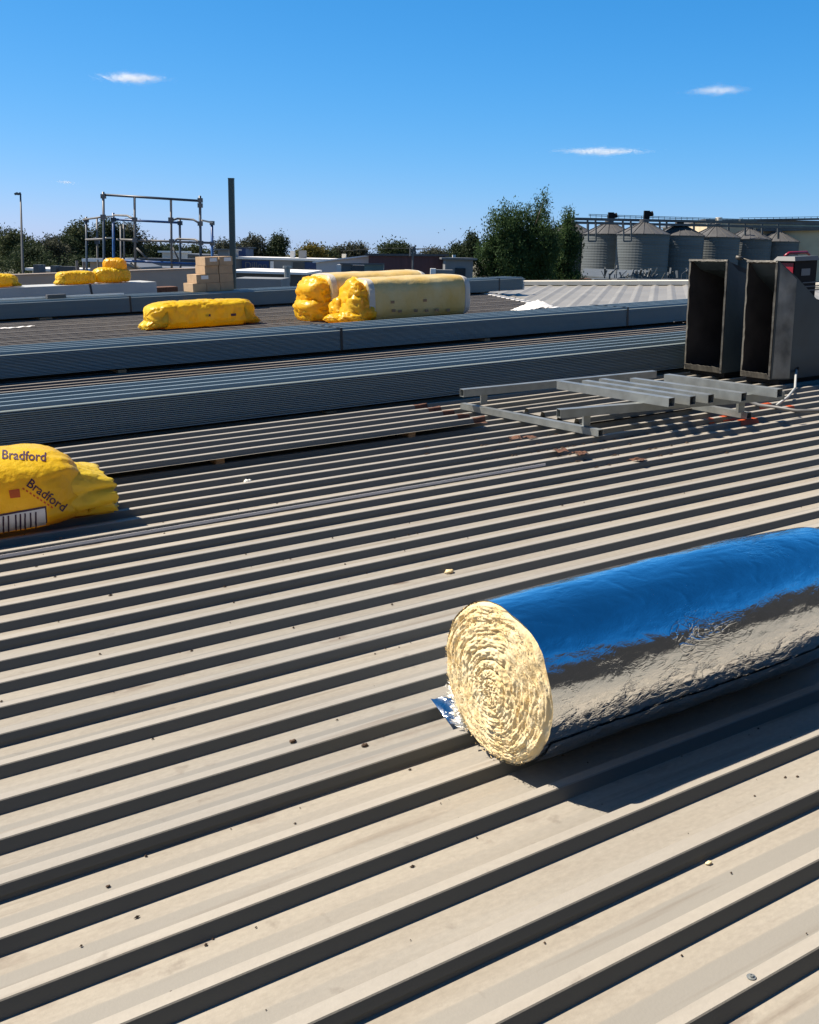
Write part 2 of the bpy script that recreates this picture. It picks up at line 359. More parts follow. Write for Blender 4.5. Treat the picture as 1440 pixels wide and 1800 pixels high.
M['greywall'] = mat('grey_wall', (.17, .18, .185), rough=.7, var=.15, vscale=.5)
M['lightwall'] = mat('light_wall', (.52, .52, .50), rough=.7, var=.08, vscale=.5)
M['darkwall'] = mat('dark_wall', (.06, .065, .07), rough=.7, var=.2, vscale=.5)
M['beige'] = mat('beige_cladding', (.52, .43, .28), rough=.6, var=.1, vscale=.5)
M['tinroof'] = mat('grey_tin_roof', (.14, .142, .142), rough=.5, metal=.1, var=.2, vscale=.4)
M['backdrop'] = mat('black_backdrop', (.02, .021, .022), rough=.8, spec=.2, var=.2, vscale=.5)
M['glass'] = mat('dark_window', (.02, .025, .03), rough=.15)
M['ground'] = mat('ground_dirt', (.12, .10, .07), rough=.95, col2=(.07, .085, .04), vscale=.02, bump=.2, bscale=1.)
M['bark'] = mat('bark', (.11, .085, .065), rough=.9, var=.3, vscale=3., stretch=(2, 2, .3))
M['leaf_dark'] = leaf_mat('dark_foliage', (.050, .068, .030), (.022, .036, .018))
M['leaf_mid'] = leaf_mat('mid_foliage', (.075, .088, .036), (.034, .048, .022))
M['leaf_grey'] = leaf_mat('greygreen_foliage', (.085, .090, .060), (.040, .048, .032))
M['leaf_gum'] = leaf_mat('hanging_foliage', (.062, .105, .034), (.028, .055, .022), .3)
M['leaf_gold'] = leaf_mat('yellowing_foliage', (.17, .13, .025), (.05, .06, .02))
M['bird'] = mat('bird_feathers', (.03, .03, .035), rough=.8)
M['litter'] = mat('leaf_litter', (.06, .035, .02), rough=.9, var=.5, vscale=9.)
M['cable'] = mat('grey_cable', (.10, .10, .10), rough=.5)

# ------------------------------------------------------------------ ground and our roof
g = MB(); g.add([(-3000, -3000, -5.2), (3000, -3000, -5.2), (3000, 3000, -5.2), (-3000, 3000, -5.2)], [(0, 1, 2, 3)])
tag(g.build('ground', M['ground']), kind='structure', roof=False)

roof = thing('roof', (0, 0, 0), kind='structure')


def rib(c, lift=0., lip=None):
    h = RIBH + lift; w = .0170 + lift; r = .0135
    p = [(c - w - r, 0. + lift * .6), (c - w - .0012, h - .0028), (c - w + .0016, h), (c + w - .0016, h), (c + w + .0012, h - .0028), (c + w + r, 0. + lift * .3)]
    if lip is not None: p = [(c - w - r * (1 - lip) + .002, h * lip - .001)] + [(c - w - r * (1 - lip) - .0012, h * lip)] + p[1:]
    return p


def sheet_profile():
    p = rib(0., .0034, .36)
    for k in range(1, 4): p += rib(k * PITCH)
    p += rib(4 * PITCH)
    return p


PROF = sheet_profile()
rng = random.Random(3)
NS = 34
for k in range(-5, NS - 4):
    y0 = RIB0 + 4 * PITCH * k
    xe = 12.7 + max(0, y0 - 14.2) * .455
    xs = [-3.0] + [(-2.6 + i * .42) for i in range(36)]
    xs = [x for x in xs if x < xe - .1] + [xe]
    mb = MB(); P = []
    ph = rng.uniform(0, 100)
    for x in xs:
        row = []
        for y, z in PROF:
            dy = .0016 * noise.noise((x * .9 + ph, y * 3, 0)); dz = .0014 * noise.noise((x * 1.3, y * 9 + ph, 5)) if z > .001 else .0012 * noise.noise((x * 1.3, y * 9 + ph, 5))
            row.append((x, y0 + y + dy, z + dz))
        P.append(row)
    mb.grid(P)
    mb.f = [tuple(reversed(f)) for f in mb.f]
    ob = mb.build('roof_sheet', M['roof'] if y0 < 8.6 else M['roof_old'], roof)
    # local origin on the first rib so the material can follow the ribs
    me = ob.data
    for v in me.vertices: v.co.y -= y0
    ob.location = (0, y0, 0)
# the walls that carry the roof
w = MB(); YB = RIB0 - 20 * PITCH + .02; YE = RIB0 + 4 * PITCH * (NS - 4)
pl = [(-2.9, YB), (12.5, YB), (12.5, 14.2), (12.5 + (YE - 14.2) * .455, YE), (-2.9, YE)]
w.add([(x, y, -6.0) for x, y in pl] + [(x, y, -.02) for x, y in pl], [(i, (i + 1) % 5, 5 + (i + 1) % 5, 5 + i) for i in range(5)])
w.build('wall', M['greywall'], roof)


def screw_at(x, y, z):
    s = MB(); s.lathe((x, y, z), [(.0095, .0), (.0095, .0012), (.0050, .0016), (.0046, .0048), (.0022, .005), (.0020, .003), (0, .003)], 12)
    return s.build('roof_screw', M['galv'], roof, smooth=False)
for px, py in ((1326, 1722),):
    q = atz(px, py, RIBH); kk = round((q.y - RIB0) / PITCH)
    screw_at(q.x, RIB0 + kk * PITCH, RIBH + .001)

# pale roof beyond ours, its capping and carrying walls
pr = thing('pale_roof', atz(1000, 530, 0), kind='structure')
A, B_, Cc, D = V(16.0, 22.3), V(12.75, 14.2), V(22.5, 13.0), V(18.6, 23.6)
ux = V(.72, .695); uy = V(-.695, .72)
mb = MB()
def inside(p):
    pts = [A, B_, V(12.75, 2.0), V(26, 6.0), V(21.6, 19.9), D]
    s = False
    for i in range(len(pts)):
        a = pts[i]; b = pts[(i + 1) % len(pts)]
        if (a.y > p.y) != (b.y > p.y) and p.x < (b.x - a.x) * (p.y - a.y) / (b.y - a.y) + a.x: s = not s
    return s
PT = [A, B_, V(12.75, 2.0), V(26, 6.0), V(21.6, 19.9), D]
def clipline(c):     # interval of t for the line uy*c + ux*t inside the polygon
    ts = []
    for i in range(len(PT)):
        a = PT[i]; b = PT[(i + 1) % len(PT)]; ca = a.dot(uy) - c; cb = b.dot(uy) - c
        if ca * cb < 0:
            s = ca / (ca - cb); p = a + (b - a) * s; ts.append(p.dot(ux))
    return (min(ts), max(ts)) if len(ts) >= 2 else None
lo = min(p.dot(uy) for p in PT); hi = max(p.dot(uy) for p in PT)
c = lo + .02; step = .40; prev = None; cnt = 0
sheets = []
while c < hi - .02:
    bandrows = []
    for dc, z in ((0, -.045), (.20, -.045), (.29, -.02), (.31, -.02), (.40, -.045)):
        t = clipline(min(max(c + dc, lo + .01), hi - .01))
        if t: bandrows.append([(ux * t[0] + uy * (c + dc)).to_3d() + V(0, 0, z), (ux * t[1] + uy * (c + dc)).to_3d() + V(0, 0, z)])
    if len(bandrows) > 1:
        m2 = MB(); m2.grid(bandrows); m2.build('roof_pan', M['paleroof'], pr)
    c += step
wl = MB(); n_ = len(PT)
wl.add([(p.x, p.y, -6.0) for p in PT] + [(p.x, p.y, -.06) for p in PT], [(i, (i + 1) % n_, n_ + (i + 1) % n_, n_ + i) for i in range(n_)])
wl.build('wall', M['greywall'], pr)
cp = MB(); a = D + V(-.1, .1); b = V(21.7, 19.9); d2 = V(26.1, 6.0)
for p, q in ((a, b), (b, d2)):
    dr = (q - p).normalized(); nn = V(-dr.y, dr.x)
    if nn.dot(V(1, 1)) < 0: nn = -nn
    p3 = p.to_3d(); q3 = q.to_3d()
    cp.beam(p3 + V(0, 0, .03) + (nn * .15).to_3d(), q3 + V(0, 0, .03) + (nn * .15).to_3d(), .55, .10)
cp.build('ridge_capping', M['cream'], pr)
fl = MB()
for i in range(22):
    t = i / 21; p = B_.lerp(A, .12 + .88 * t); fl.box(p.x - .12, p.x + .06, p.y - .055, p.y + .055, .036, .05)
fl.build('rib_end_caps', M['white'], pr)['kind'] = 'stuff'

# ------------------------------------------------------------------ bundles of new roofing sheets
def bundle(y0, x0, x1, z0, n, dz, straps, label, width=.80):
    t = thing('roofing_sheet_bundle', (x0, y0, z0), label, 'roofing bundle', 'bundles of new roofing sheets')
    prof = [(.004, -dz * .72), (-.004, -dz * .55), (-.003, -.003), (.0, 0)]
    x = .0
    p = .194
    for k in range(4):
        c_ = .085 + k * p
        prof += [(c_ - .026, 0), (c_ - .016, .03), (c_ + .016, .03), (c_ + .026, 0)]
    prof += [(width, 0), (width + .003, -.004), (width - .004, -dz * .72)]
    src = None
    for i in range(n):
        if src is None:
            mb = MB(); xs = [x0 + (x1 - x0) * j / 12 for j in range(13)]
            mb.grid([[(X, y0 + y, z0 + dz + z + .0012 * noise.noise((X, y * 4, 3.))) for y, z in prof] for X in xs]); mb.f = [tuple(reversed(f)) for f in mb.f]
            src = mb.build('roofing_sheet', M['bundle'], t)
        else:
            part_copy(src, t, (rng.uniform(-.03, .03), rng.uniform(-.0035, .0035), dz * i))
    top = z0 + dz * n
    for sx in straps:
        s = MB(); s.box(sx - .016, sx + .016, y0 - .010, y0 - .007, z0, top + .032); s.box(sx - .016, sx + .016, y0 - .007, y0 + width + .008, top + .031, top + .0335)
        s.build('strap', M['strap'], t)
    return top


def dunnage(x, y0, y1, z0, z1, label, wid=.09):
    b = MB(); b.box(x - wid / 2, x + wid / 2, y0, y1, z0, z1)
    tag(b.build('timber_bearer', M['timber']), label, 'timber bearer', 'timber bearers under the sheet bundles')

ZB = .085
TA = bundle(7.68, -1.6, 10.9, .062, 17, .0152, (), 'nearest long bundle of grey roofing sheets, behind the loose steel frame')
TB = bundle(11.42, -1.2, 14.0, ZB, 16, .0150, (6.35, 11.15), 'second long bundle of grey roofing sheets, below the film-wrapped packs')
TC = bundle(19.95, -.5, 16.1, ZB, 17, .0158, (6.55, 15.35), 'farthest long bundle of grey roofing sheets, carrying the cartons', width=.84)
for x, l in ((4.15, 'timber bearer under nearest sheet bundle, left of the loose steel frame'), (7.6, 'timber bearer under nearest sheet bundle near the open ducts'), (.6, 'timber bearer under nearest sheet bundle behind the yellow bag')):
    dunnage(x, 7.67, 8.48, RIBH + .002, .05, l)
for x, l in ((3.6, 'timber bearer under second sheet bundle at the left edge'), (8.6, 'timber bearer under second sheet bundle, in the middle of its length'), (12.6, 'timber bearer under second sheet bundle, hidden end by the ducts')):
    dunnage(x, 11.43, 12.24, RIBH + .003, ZB - .012, l)
for x, l in ((4.95, 'timber bearer under farthest sheet bundle, left of its strap'), (8.7, 'timber bearer under farthest sheet bundle, right of the yellow bag'), (14.0, 'timber bearer under farthest sheet bundle beside the pale roof')):
    dunnage(x, 19.9, 20.8, RIBH + .003, ZB - .012, l, .22)

# long white flashing laid on the back of the far bundle
f = MB(); f.box(1.5, 6.62, 20.50, 20.74, TC + .033, TC + .045); f.box(1.5, 6.62, 20.50, 20.512, TC + .045, TC + .065)
tag(f.build('white_flashing', M['white']), 'long thin white flashing lying on the farthest sheet bundle', 'flashing')
f = MB(); q = aty(98, 524, 20.45); f.box(q.x - .17, q.x + .17, 20.36, 20.49, TC + .033, TC + .10)
tag(f.build('timber_offcut', M['darkwall']), 'short dark block on the farthest sheet bundle in front of white flashing', 'block')

# ------------------------------------------------------------------ crumpled solids
def bagmesh(c, hx, hy, hz, seed, pinch=(1., 1.), nu=90, nv=72, wr=1., px=3.0, pz=2.6, yaw=0., sag=0., cre2=1.):
    """bag of insulation lying along X: c = middle of its base; gathered ends"""
    P = []
    ca, sa = math.cos(yaw), math.sin(yaw)
    for i in range(nu + 1):
        u = -1 + 2 * i / nu
        e = pinch[0] if u < 0 else pinch[1]
        k = max(0., 1 - abs(u) ** (px * e)) ** (1 / 2.3)
        k = max(k, .02)
        row = []
        for j in range(nv):
            t = 2 * math.pi * j / nv
            ct, st = math.cos(t), math.sin(t)
            y = math.copysign(abs(ct) ** (2 / pz), ct) * hy * (k ** .85)
            z = math.copysign(abs(st) ** (2 / pz), st) * hz * (k if st > 0 else k ** .4 if abs(u) < .97 else k)
            n1 = noise.noise((u * 2.2 + seed, ct * 1.6, st * 1.6)); n2 = noise.noise((u * 7 + seed, ct * 4, st * 4 + seed))
            cre = abs(noise.noise((u * 5 + seed * 2, ct * 2.3 + u, st * 2.3)))
            end = abs(u) ** 5
            pl_ = math.sin(t * 13 + seed + 3 * n1) * .05 * end
            cr2 = abs(noise.noise((u * 11 + seed, ct * 3 - u * 4, st * 5 + seed)))
            f_ = 1 + wr * (.07 * n1 + .02 * n2 - .15 * cre2 * max(0, .16 - cre) / .16 * .6 - .035 * cre2 * max(0, .12 - cr2) / .12 + pl_)
            x = u * hx * (1 + .02 * n2 * wr)
            y *= f_; z *= f_
            zz = hz * .93 + z - sag * (u * u) * hz
            zz = max(zz, .002 + .006 * (n2 + 1))
            row.append(V(c[0] + x * ca - y * sa, c[1] + x * sa + y * ca, c[2] + zz))
        P.append(row)
    return P


def closed(P):
    mb = MB(); mb.grid(P, wrap=True); nv = len(P[0]); n = len(P)
    mb.f = [tuple(reversed(f)) for f in mb.f]
    mb.add([sum((Vector(p) for p in P[0]), V(0, 0, 0)) / nv], []); a = len(mb.v) - 1
    mb.add([sum((Vector(p) for p in P[-1]), V(0, 0, 0)) / nv], []); b = len(mb.v) - 1
    for j in range(nv):
        l = (j + 1) % nv; mb.f.append((a, j, l)); mb.fm.append(0); mb.f.append((b, (n - 1) * nv + l, (n - 1) * nv + j)); mb.fm.append(0)
    return mb


def fan(c, d, length, spread, up, n, seed, zmin, wr=.03, m=10):
    """crumpled open end of a bag: flares from c along d"""
    d = Vector(d).normalized(); s = d.cross(V(0, 0, 1)).normalized(); P = []
    for i in range(m + 1):
        t = i / m; row = []
        for j in range(n + 1):
            a = -1 + 2 * j / n
            w_ = .25 + .75 * t ** .8
            p = Vector(c) + d * (length * t * (1 - .18 * a * a + .10 * noise.noise((a * 3, seed, 0)))) + s * (a * spread * w_)
            z = up * (1 - t) ** .8 * (1 - .5 * a * a) + wr * t * (math.sin(a * 9 + seed) + 1.6 * noise.noise((a * 5 + seed, t * 3, 1))) + .05 * (1 - abs(a)) * t
            p.z = max(zmin + .004 + .01 * noise.noise((a * 9, t * 4, seed)) * 0, Vector(c).z + z)
            row.append(p)
        P.append(row)
    return P


def skirt(c, yaw, length, hy0, h0, hy1, h1, z, seed, n=96, m=26, pleats=11, drop=.6, deep=.20, jag=.14):
    """gathered open end of a bag: a pleated film sleeve from the body, narrowing and sinking to the roof"""
    ca, sa = math.cos(yaw), math.sin(yaw); P = []
    for i in range(m + 1):
        t = i / m; row = []
        hy = hy0 + (hy1 - hy0) * t; h = h0 + (h1 - h0) * t ** drop
        for j in range(n):
            a = 2 * math.pi * j / n; ct, st = math.cos(a), math.sin(a)
            w_ = noise.noise((ct * 1.5 + seed, st * 1.5, t * 1.2)); fold = abs(math.sin(a * pleats / 2 + 2.4 * w_ + seed + .8 * t)) ** .7
            k = 1 - (.04 + deep * t ** .7) * (1 - fold) + .08 * w_ + .03 * noise.noise((ct * 6, st * 6 + seed, t * 5))
            y = math.copysign(abs(ct) ** .8, ct) * hy * k; zz = z + .003 + (h / 2) * (1 + math.copysign(abs(st) ** .8, st) * k)
            x = length * t * (1 + .10 * noise.noise((ct * 2, st * 2, seed)) + (jag * noise.noise((ct * 7, st * 7, seed)) if i == m else 0)) + .012 * noise.noise((ct * 9, st * 9 + t * 3, seed))
            row.append(V(c[0] + x * ca - y * sa, c[1] + x * sa + y * ca, max(zz, z + .002)))
        P.append(row)
    return P


# ------------------------------------------------------------------ near yellow bag
ZR = RIBH
bag = thing('insulation_bag', (1.0, 5.64, ZR), 'yellow plastic insulation bag with white barcode label, lying at the left edge', 'insulation bag')
P = bagmesh((.76, 5.67, ZR), .72, .325, .207, 4.3, pinch=(1.2, 1.6), nu=150, nv=120, wr=.62, px=5.0, pz=2.8, cre2=.3)
mbag = closed(P); bagbody = mbag.build('bag_body', M['yellow'], bag, smooth=True)
BV = BVHTree.FromPolygons([Vector(v) for v in mbag.v], mbag.f)
tb = closed(skirt((1.24, 5.655, 0), -.02, .37, .302, .345, .25, .24, ZR, 2.7, drop=1.3, deep=.13, jag=.08, m=34, pleats=9)); tb.build('bag_tail', M['yellow_thin'], bag, smooth=True)
tb = closed(skirt((1.46, 5.68, 0), .06, .20, .25, .25, .13, .11, ZR, 5.1, drop=1.1, deep=.16, jag=.12, m=18, pleats=8)); tb.build('bag_tail', M['yellow'], bag, smooth=True)


def onto(pts, off, bv=None):
    out = []
    for px, py in pts:
        d = Vector(ray(px, py)).normalized(); h = (bv or BV).ray_cast(Vector(EYEV), d)
        if h[0] is None: return None
        n = h[1] if h[1].dot(d) < 0 else -h[1]
        out.append(h[0] - d * off * 1.6 + n * off)
    return out


def patch(corners, off, nx, ny, name, m, par):
    a, b, c_, d = [Vector(q) for q in corners]; P = []
    for i in range(ny + 1):
        r = onto([(a.lerp(b, j / nx)).lerp(d.lerp(c_, j / nx), i / ny) for j in range(nx + 1)], off)
        if r is None: continue
        P.append(r)
    if len(P) < 2: return
    mb = MB(); mb.grid(P); return mb.build(name, m, par, smooth=True)


def printed(text, px, py, size, ang, m, par, off=.0016, bend=0., clip=None):
    cu = bpy.data.curves.new('lettering', 'FONT'); cu.body = text; cu.size = 1.; cu.offset = .014; cu.resolution_u = 3
    to = bpy.data.objects.new('tmp', cu); COL.objects.link(to); bpy.context.view_layer.update()
    me = bpy.data.meshes.new_from_object(to); bpy.data.objects.remove(to)
    import bmesh
    bm = bmesh.new(); bm.from_mesh(me); bmesh.ops.triangulate(bm, faces=bm.faces); bmesh.ops.subdivide_edges(bm, edges=[e for e in bm.edges if e.calc_length() > .15], cuts=2, use_grid_fill=False)
    bmesh.ops.triangulate(bm, faces=bm.faces)
    mb = MB(); ok = {}
    for v in bm.verts:
        x, y = v.co.x * size, v.co.y * size; a = ang + bend * x
        q = (px + x * math.cos(ang + bend * x / 2) + y * math.sin(a), py + x * math.sin(ang + bend * x / 2) - y * math.cos(a))
        r = onto([q], off)
        if r: ok[v.index] = r[0]
    idx = {k: i for i, k in enumerate(ok)}
    fs = [tuple(idx[v.index] for v in f.verts) for f in bm.faces if all(v.index in idx for v in f.verts)]
    if fs:
        mb.add([ok[k] for k in idx], fs); ob = mb.build('lettering', m, par); ob['text'] = text
    bm.free()


printed('Bradford', 45, 853, 22.5, .62, M['print_dark'], bag)
printed('Bradford', 2, 806, 22, .06, M['print_dark'], bag)
patch([(15, 862), (34, 859), (36, 874), (18, 876)], .0016, 6, 5, 'logo_square', M['print_orange'], bag)
for i in range(9):
    x = 40 + i * 6.2; y = 853 + i * 4.0 + 1.5
    patch([(x, y + 2), (x + 3.6, y + 4.4), (x + 2.6, y + 7.4), (x - 1, y + 5)], .0014, 2, 2, 'print_mark', M['print_orange'], bag)
patch([(-40, 911), (81, 889), (84, 931), (-40, 952)], .002, 24, 10, 'label_border', M['print_dark'], bag)
patch([(-38, 914), (78.5, 893), (81.5, 929), (-38, 949)], .0034, 24, 10, 'paper_label', M['label_white'], bag)
for i, x in enumerate((-20, -8, 4, 13, 26, 34, 42, 52, 61)):
    y = 906 - (x) * .135
    patch([(x, y + 2), (x + 2.8, y + 1.6), (x + 3.4, y + 30), (x + .6, y + 30.5)], .0046, 2, 8, 'barcode_bar', M['print_dark'], bag)

# ------------------------------------------------------------------ foil-faced blanket roll
RX0, RX1, RY, RR = 1.664, 3.12, 2.169, .2375
RZC = RIBH + RR
roll = thing('insulation_roll', (RX0, RY, RIBH), 'foil faced insulation blanket roll with cream glasswool end', 'insulation roll')
def rollr(x, t):
    # radius of the blanket: a little oval and flat below, dented
    s = math.sin(t)
    r = RR * (1 + .018 * math.cos(2 * t + .4) + .02 * noise.noise((x * 1.6, math.cos(t) * 1.1, s * 1.1)))
    r += .0008 * noise.noise((x * 14, math.cos(t) * 9, s * 9)) + .0026 * noise.noise((x * 5, math.cos(t) * 3.2, s * 3.2))
    cr = abs(noise.noise((x * 7 + 3, math.cos(t) * 6 + x, s * 6)))
    low = max(0., min(1., .5 - s * 1.4)); r -= (.0010 + .0020 * low) * max(0, .10 - cr) / .10
    if s < -.93: r = min(r, (RR - .001) / -s if -s > 0 else r)
    end = max(0., (x - (RX1 - .10)) / .10); r *= 1 - .10 * end * end
    far_ = max(0., (x - 2.45) / .5); r *= 1 - .055 * far_ * far_
    return r
P = []
for i in range(221):
    x = RX0 + (RX1 - RX0) * i / 220; row = []
    for j in range(200):
        t = 2 * math.pi * j / 200; r = rollr(x, t)
        xx = x + (.010 * noise.noise((math.cos(t) * 2.3, math.sin(t) * 2.3, 7)) if i == 0 else 0)
        row.append((xx, RY + r * math.cos(t), max(RIBH + .0015, RZC + r * math.sin(t))))
    P.append(row)
mb = MB(); mb.grid(P, wrap=True); mb.build('foil_facing', M['foil'], roll, smooth=True)
# seam of foil overlapping along the roll
P = []
for i in range(120):
    x = RX0 + .02 + (RX1 - RX0 - .12) * i / 119; row = []
    for j in range(10):
        t = math.radians(205 + 3.0 * j + 2.5 * noise.noise((x * 6, 1, 2)) * (j / 9))
        r = rollr(x, t) + .0035 + .003 * (j / 9) * (1 + noise.noise((x * 12, j * .3, 9)))
        row.append((x, RY + r * math.cos(t), RZC + r * math.sin(t)))
    P.append(row)
mb = MB(); mb.grid(P); mb.build('foil_flap', M['foil'], roll, smooth=True)
for face, name in ((-1, 'wool_end'), (1, 'wool_end')):
    P = []; nr, nt_ = (110, 320) if face < 0 else (20, 80)
    X = RX0 if face < 0 else RX1
    for i in range(nr + 1):
        rr = max(.002, i / nr); row = []
        for j in range(nt_):
            t = 2 * math.pi * j / nt_
            ecc = 1.0
            R = rollr(X, t) * (.995 if rr > .99 else 1.)
            cx_, cy_ = .012 * (1 - rr), -.02 * (1 - rr)
            y = R * rr * math.cos(t) * (1 - .12 * (1 - rr)); z = R * rr * math.sin(t)
            spir = rr * 8.0 - t / (2 * math.pi) + .85 * noise.noise((y * 6, z * 6, 3)) + .06 * noise.noise((y * 30, z * 30, 3))
            fr = spir - math.floor(spir)
            lay = abs(fr - .5) * 2                       # 1 at the gap between turns
            dep = .004 * (1 - lay ** 2) - .010 * lay ** 16 * max(0, .5 + noise.noise((y * 7, z * 7, 11)) * 1.6)
            dep += .007 * noise.noise((y * 13, z * 13, 5)) + .0022 * noise.noise((y * 40, z * 40, 8)) + .0014 * noise.noise((y * 120, z * 120, 8))
            dep += .006 * noise.noise((spir * 5, t * 6, 2))
            edge = max(0, (rr - .93) / .07)
            dep = dep * (1 - .5 * edge) - .010 * edge * edge
            dep += .02 * (1 - rr * rr)
            row.append((X + face * dep, RY + y + cx_, max(RIBH + .001, RZC + z + cy_)))
        P.append(row)
    mb = MB(); mb.grid(P, wrap=True)
    if face > 0: mb.f = [tuple(reversed(f_)) for f_ in mb.f]
    we = mb.build(name, M['fluff'], roll, smooth=True)
# loose fibres standing off the cut end
r2 = random.Random(5); fb = MB()
for i in range(2200):
    t = r2.uniform(0, 2 * math.pi); rr = math.sqrt(r2.uniform(0.02, .90))
    y = RR * rr * math.cos(t); z = RR * rr * math.sin(t)
    sp_ = rr * 8. - t / (2 * math.pi)
    a = V(RX0 - .005 - .012 * r2.random(), RY + y, max(RIBH + .004, RZC + z)); tg = V(0, -math.sin(t), math.cos(t))
    d = (V(-.5, 0, 0) * r2.random() + tg * r2.uniform(-1, 1) + V(0, r2.uniform(-.5, .5), r2.uniform(-.5, .5))).normalized() * r2.uniform(.004, .012)
    wv = d.cross(V(r2.uniform(-1, 1), r2.uniform(-1, 1), r2.uniform(-1, 1))).normalized() * r2.uniform(.0002, .0006)
    fb.add([a - wv, a + wv, a + d * .6 + wv * .6 + V(-.003, 0, 0), a + d], [(0, 1, 2), (0, 2, 3)])
fb.build('loose_fibres', M['fluff'], roll)['kind'] = 'stuff'
# tail of the blanket sticking out under the end, and its torn wool
tl = MB(); c0 = atz(757, 1228, RIBH + .03); c1 = atz(800, 1226, RIBH + .05); c2 = atz(828, 1284, RIBH + .012); c3 = atz(790, 1272, RIBH + .006)
P = []
for i in range(9):
    row = []
    for j in range(9):
        p = c0.lerp(c1, j / 8).lerp(c3.lerp(c2, j / 8), i / 8); p.z += .006 * noise.noise((i * .5, j * .5, 2)); row.append(p + V(.02 * (j / 8), 0, 0))
    P.append(row)
tl.grid(P); tl.build('foil_tail', M['foil'], roll, smooth=True)
tf = MB()
for i in range(420):
    p = c1.lerp(c2, r2.random()) + V(r2.gauss(.0, .014), r2.gauss(0, .014), r2.uniform(.0, .05)); d = V(r2.uniform(-1, .3), r2.uniform(-1, 1), r2.uniform(-.2, 1)).normalized() * r2.uniform(.008, .03); wv = d.orthogonal().normalized() * r2.uniform(.002, .006)
    tf.add([p - wv, p + wv, p + d * .6 + wv, p + d], [(0, 1, 2), (0, 2, 3)])
tf.build('torn_wool', M['fluff_white'], roll)['kind'] = 'stuff'

# ------------------------------------------------------------------ long strip, loose sheets
st = MB(); y_ = RIB0 + PITCH * 17.38
st.box(.55, 4.26, 5.045, 5.085, RIBH + .001, RIBH + .003); st.box(.55, 4.26, 5.045, 5.047, RIBH + .003, RIBH + .016)
o = tag(st.build('steel_angle', M['label_white']), 'long pale metal channel lying along the ribs in front of the yellow bag', 'metal channel')

def loose_sheet(y0, x0, x1, z0, n, label, rust_to):
    t = thing('loose_roofing_sheet', (x0, y0, z0), label, 'roofing sheet', 'old roofing sheets lying loose')
    prof = []
    for k in range(n): prof += rib(.05 + k * PITCH)
    prof = [(0., .002)] + prof + [(.05 + (n - 1) * PITCH + .06, .002)]
    xs = [x0 + (x1 - rust_to - x0) * j / 14 for j in range(15)]
    mb = MB(); mb.grid([[(x, y0 + y, z0 + z + .004 * noise.noise((x, y * 3, z0 * 50))) for y, z in prof] for x in xs]); mb.f = [tuple(reversed(f)) for f in mb.f]
    mb.build('sheet', M['roof'], t)
    xs = [x1 - rust_to, x1 - rust_to * .5, x1]
    mb = MB(); mb.grid([[(x + (.05 * noise.noise((y * 9, x * 3, 1)) if i == 2 else 0), y0 + y, z0 + z + .004 * noise.noise((x, y * 3, z0 * 50)) + (.012 * noise.noise((y * 14, 2, x)) if i == 2 else 0)) for y, z in prof] for i, x in enumerate(xs)]); mb.f = [tuple(reversed(f)) for f in mb.f]
    mb.build('rusted_end', M['rust'], t)
loose_sheet(6.30, -1.5, 4.74, RIBH + .050, 5, 'long loose old roofing sheet with rusted torn end left of the steel frame', .11)
loose_sheet(5.93, 5.35, 7.3, RIBH + .018, 4, 'short loose old roofing sheet with rusted end under the steel frame', .16)
for x in (.8, 2.6, 4.1):
    b = MB(); b.box(x - .03, x + .03, 6.36, 7.1, RIBH + .002, RIBH + .05)
    tag(b.build('timber_packer', M['timber']), {.8: 'timber packer under loose old sheet, behind the yellow bag', 2.6: 'timber packer under loose old sheet, middle one', 4.1: 'timber packer under loose old sheet, near its rusted end'}[x], 'timber packer', 'timber packers under the loose sheet')

# rusty scraps around the torn end
r3 = random.Random(11)
RL = ['torn rusty scrap on top of the loose sheet end, second from the left', 'torn rusty scrap at the lower corner of the loose sheet end', 'rusty scrap beside the left floor rail of the steel frame', 'dark rusty scrap below the floor rail, left of its foot', 'flat rusty scrap between ribs directly below the frame foot', 'small rusty scrap just left of the frame foot', 'leftmost rusty scrap, on the loose old sheet', 'lowest rusty scrap in front of the steel frame foot', 'rightmost rusty scrap, alone on the ribs in front of the frame']
for i, (px, py) in enumerate(((778, 730), (800, 738), (838, 743), (905, 770), (985, 792), (930, 768), (760, 726), (1020, 796), (1120, 808))):
    q = atz(px, py, RIBH + .01); s = MB(); a = r3.uniform(0, 3)
    P = []
    for u in range(6):
        P.append([(q.x + (u - 2.5) * .035 * math.cos(a) - (v - 2) * .022 * math.sin(a), q.y + (u - 2.5) * .035 * math.sin(a) * .5 + (v - 2) * .022 * math.cos(a), RIBH + .004 + .035 * abs(noise.noise((u * .8 + i * 9, v * .7, 1))) + .004 * ((u + v) % 2)) for v in range(5)])
    s.grid(P)
    tag(s.build('rust_scrap', M['rust']), RL[i], 'rust scrap', 'rusty scraps around the torn sheet end')

# ------------------------------------------------------------------ loose galvanised frame
fr = thing('tube_platform', (5.9, 6.2, RIBH), 'galvanised steel platform frame of square tubes lying on the roof', 'steel frame')
SQ = .062
zl, zu, zt = RIBH + .035, .205, .205 + SQ + .002
def rb(name, a, b, w_=SQ, h_=SQ): MB().rhs(a, b, w_, h_).build(name, M['galv'], fr)
# the two cross rails on the roof
rb('floor_rail', (5.10, 7.12, zl), (5.17, 5.52, zl), .05, .05)
rb('floor_rail', (6.62, 7.0, zl), (6.55, 5.35, zl), .05, .05)
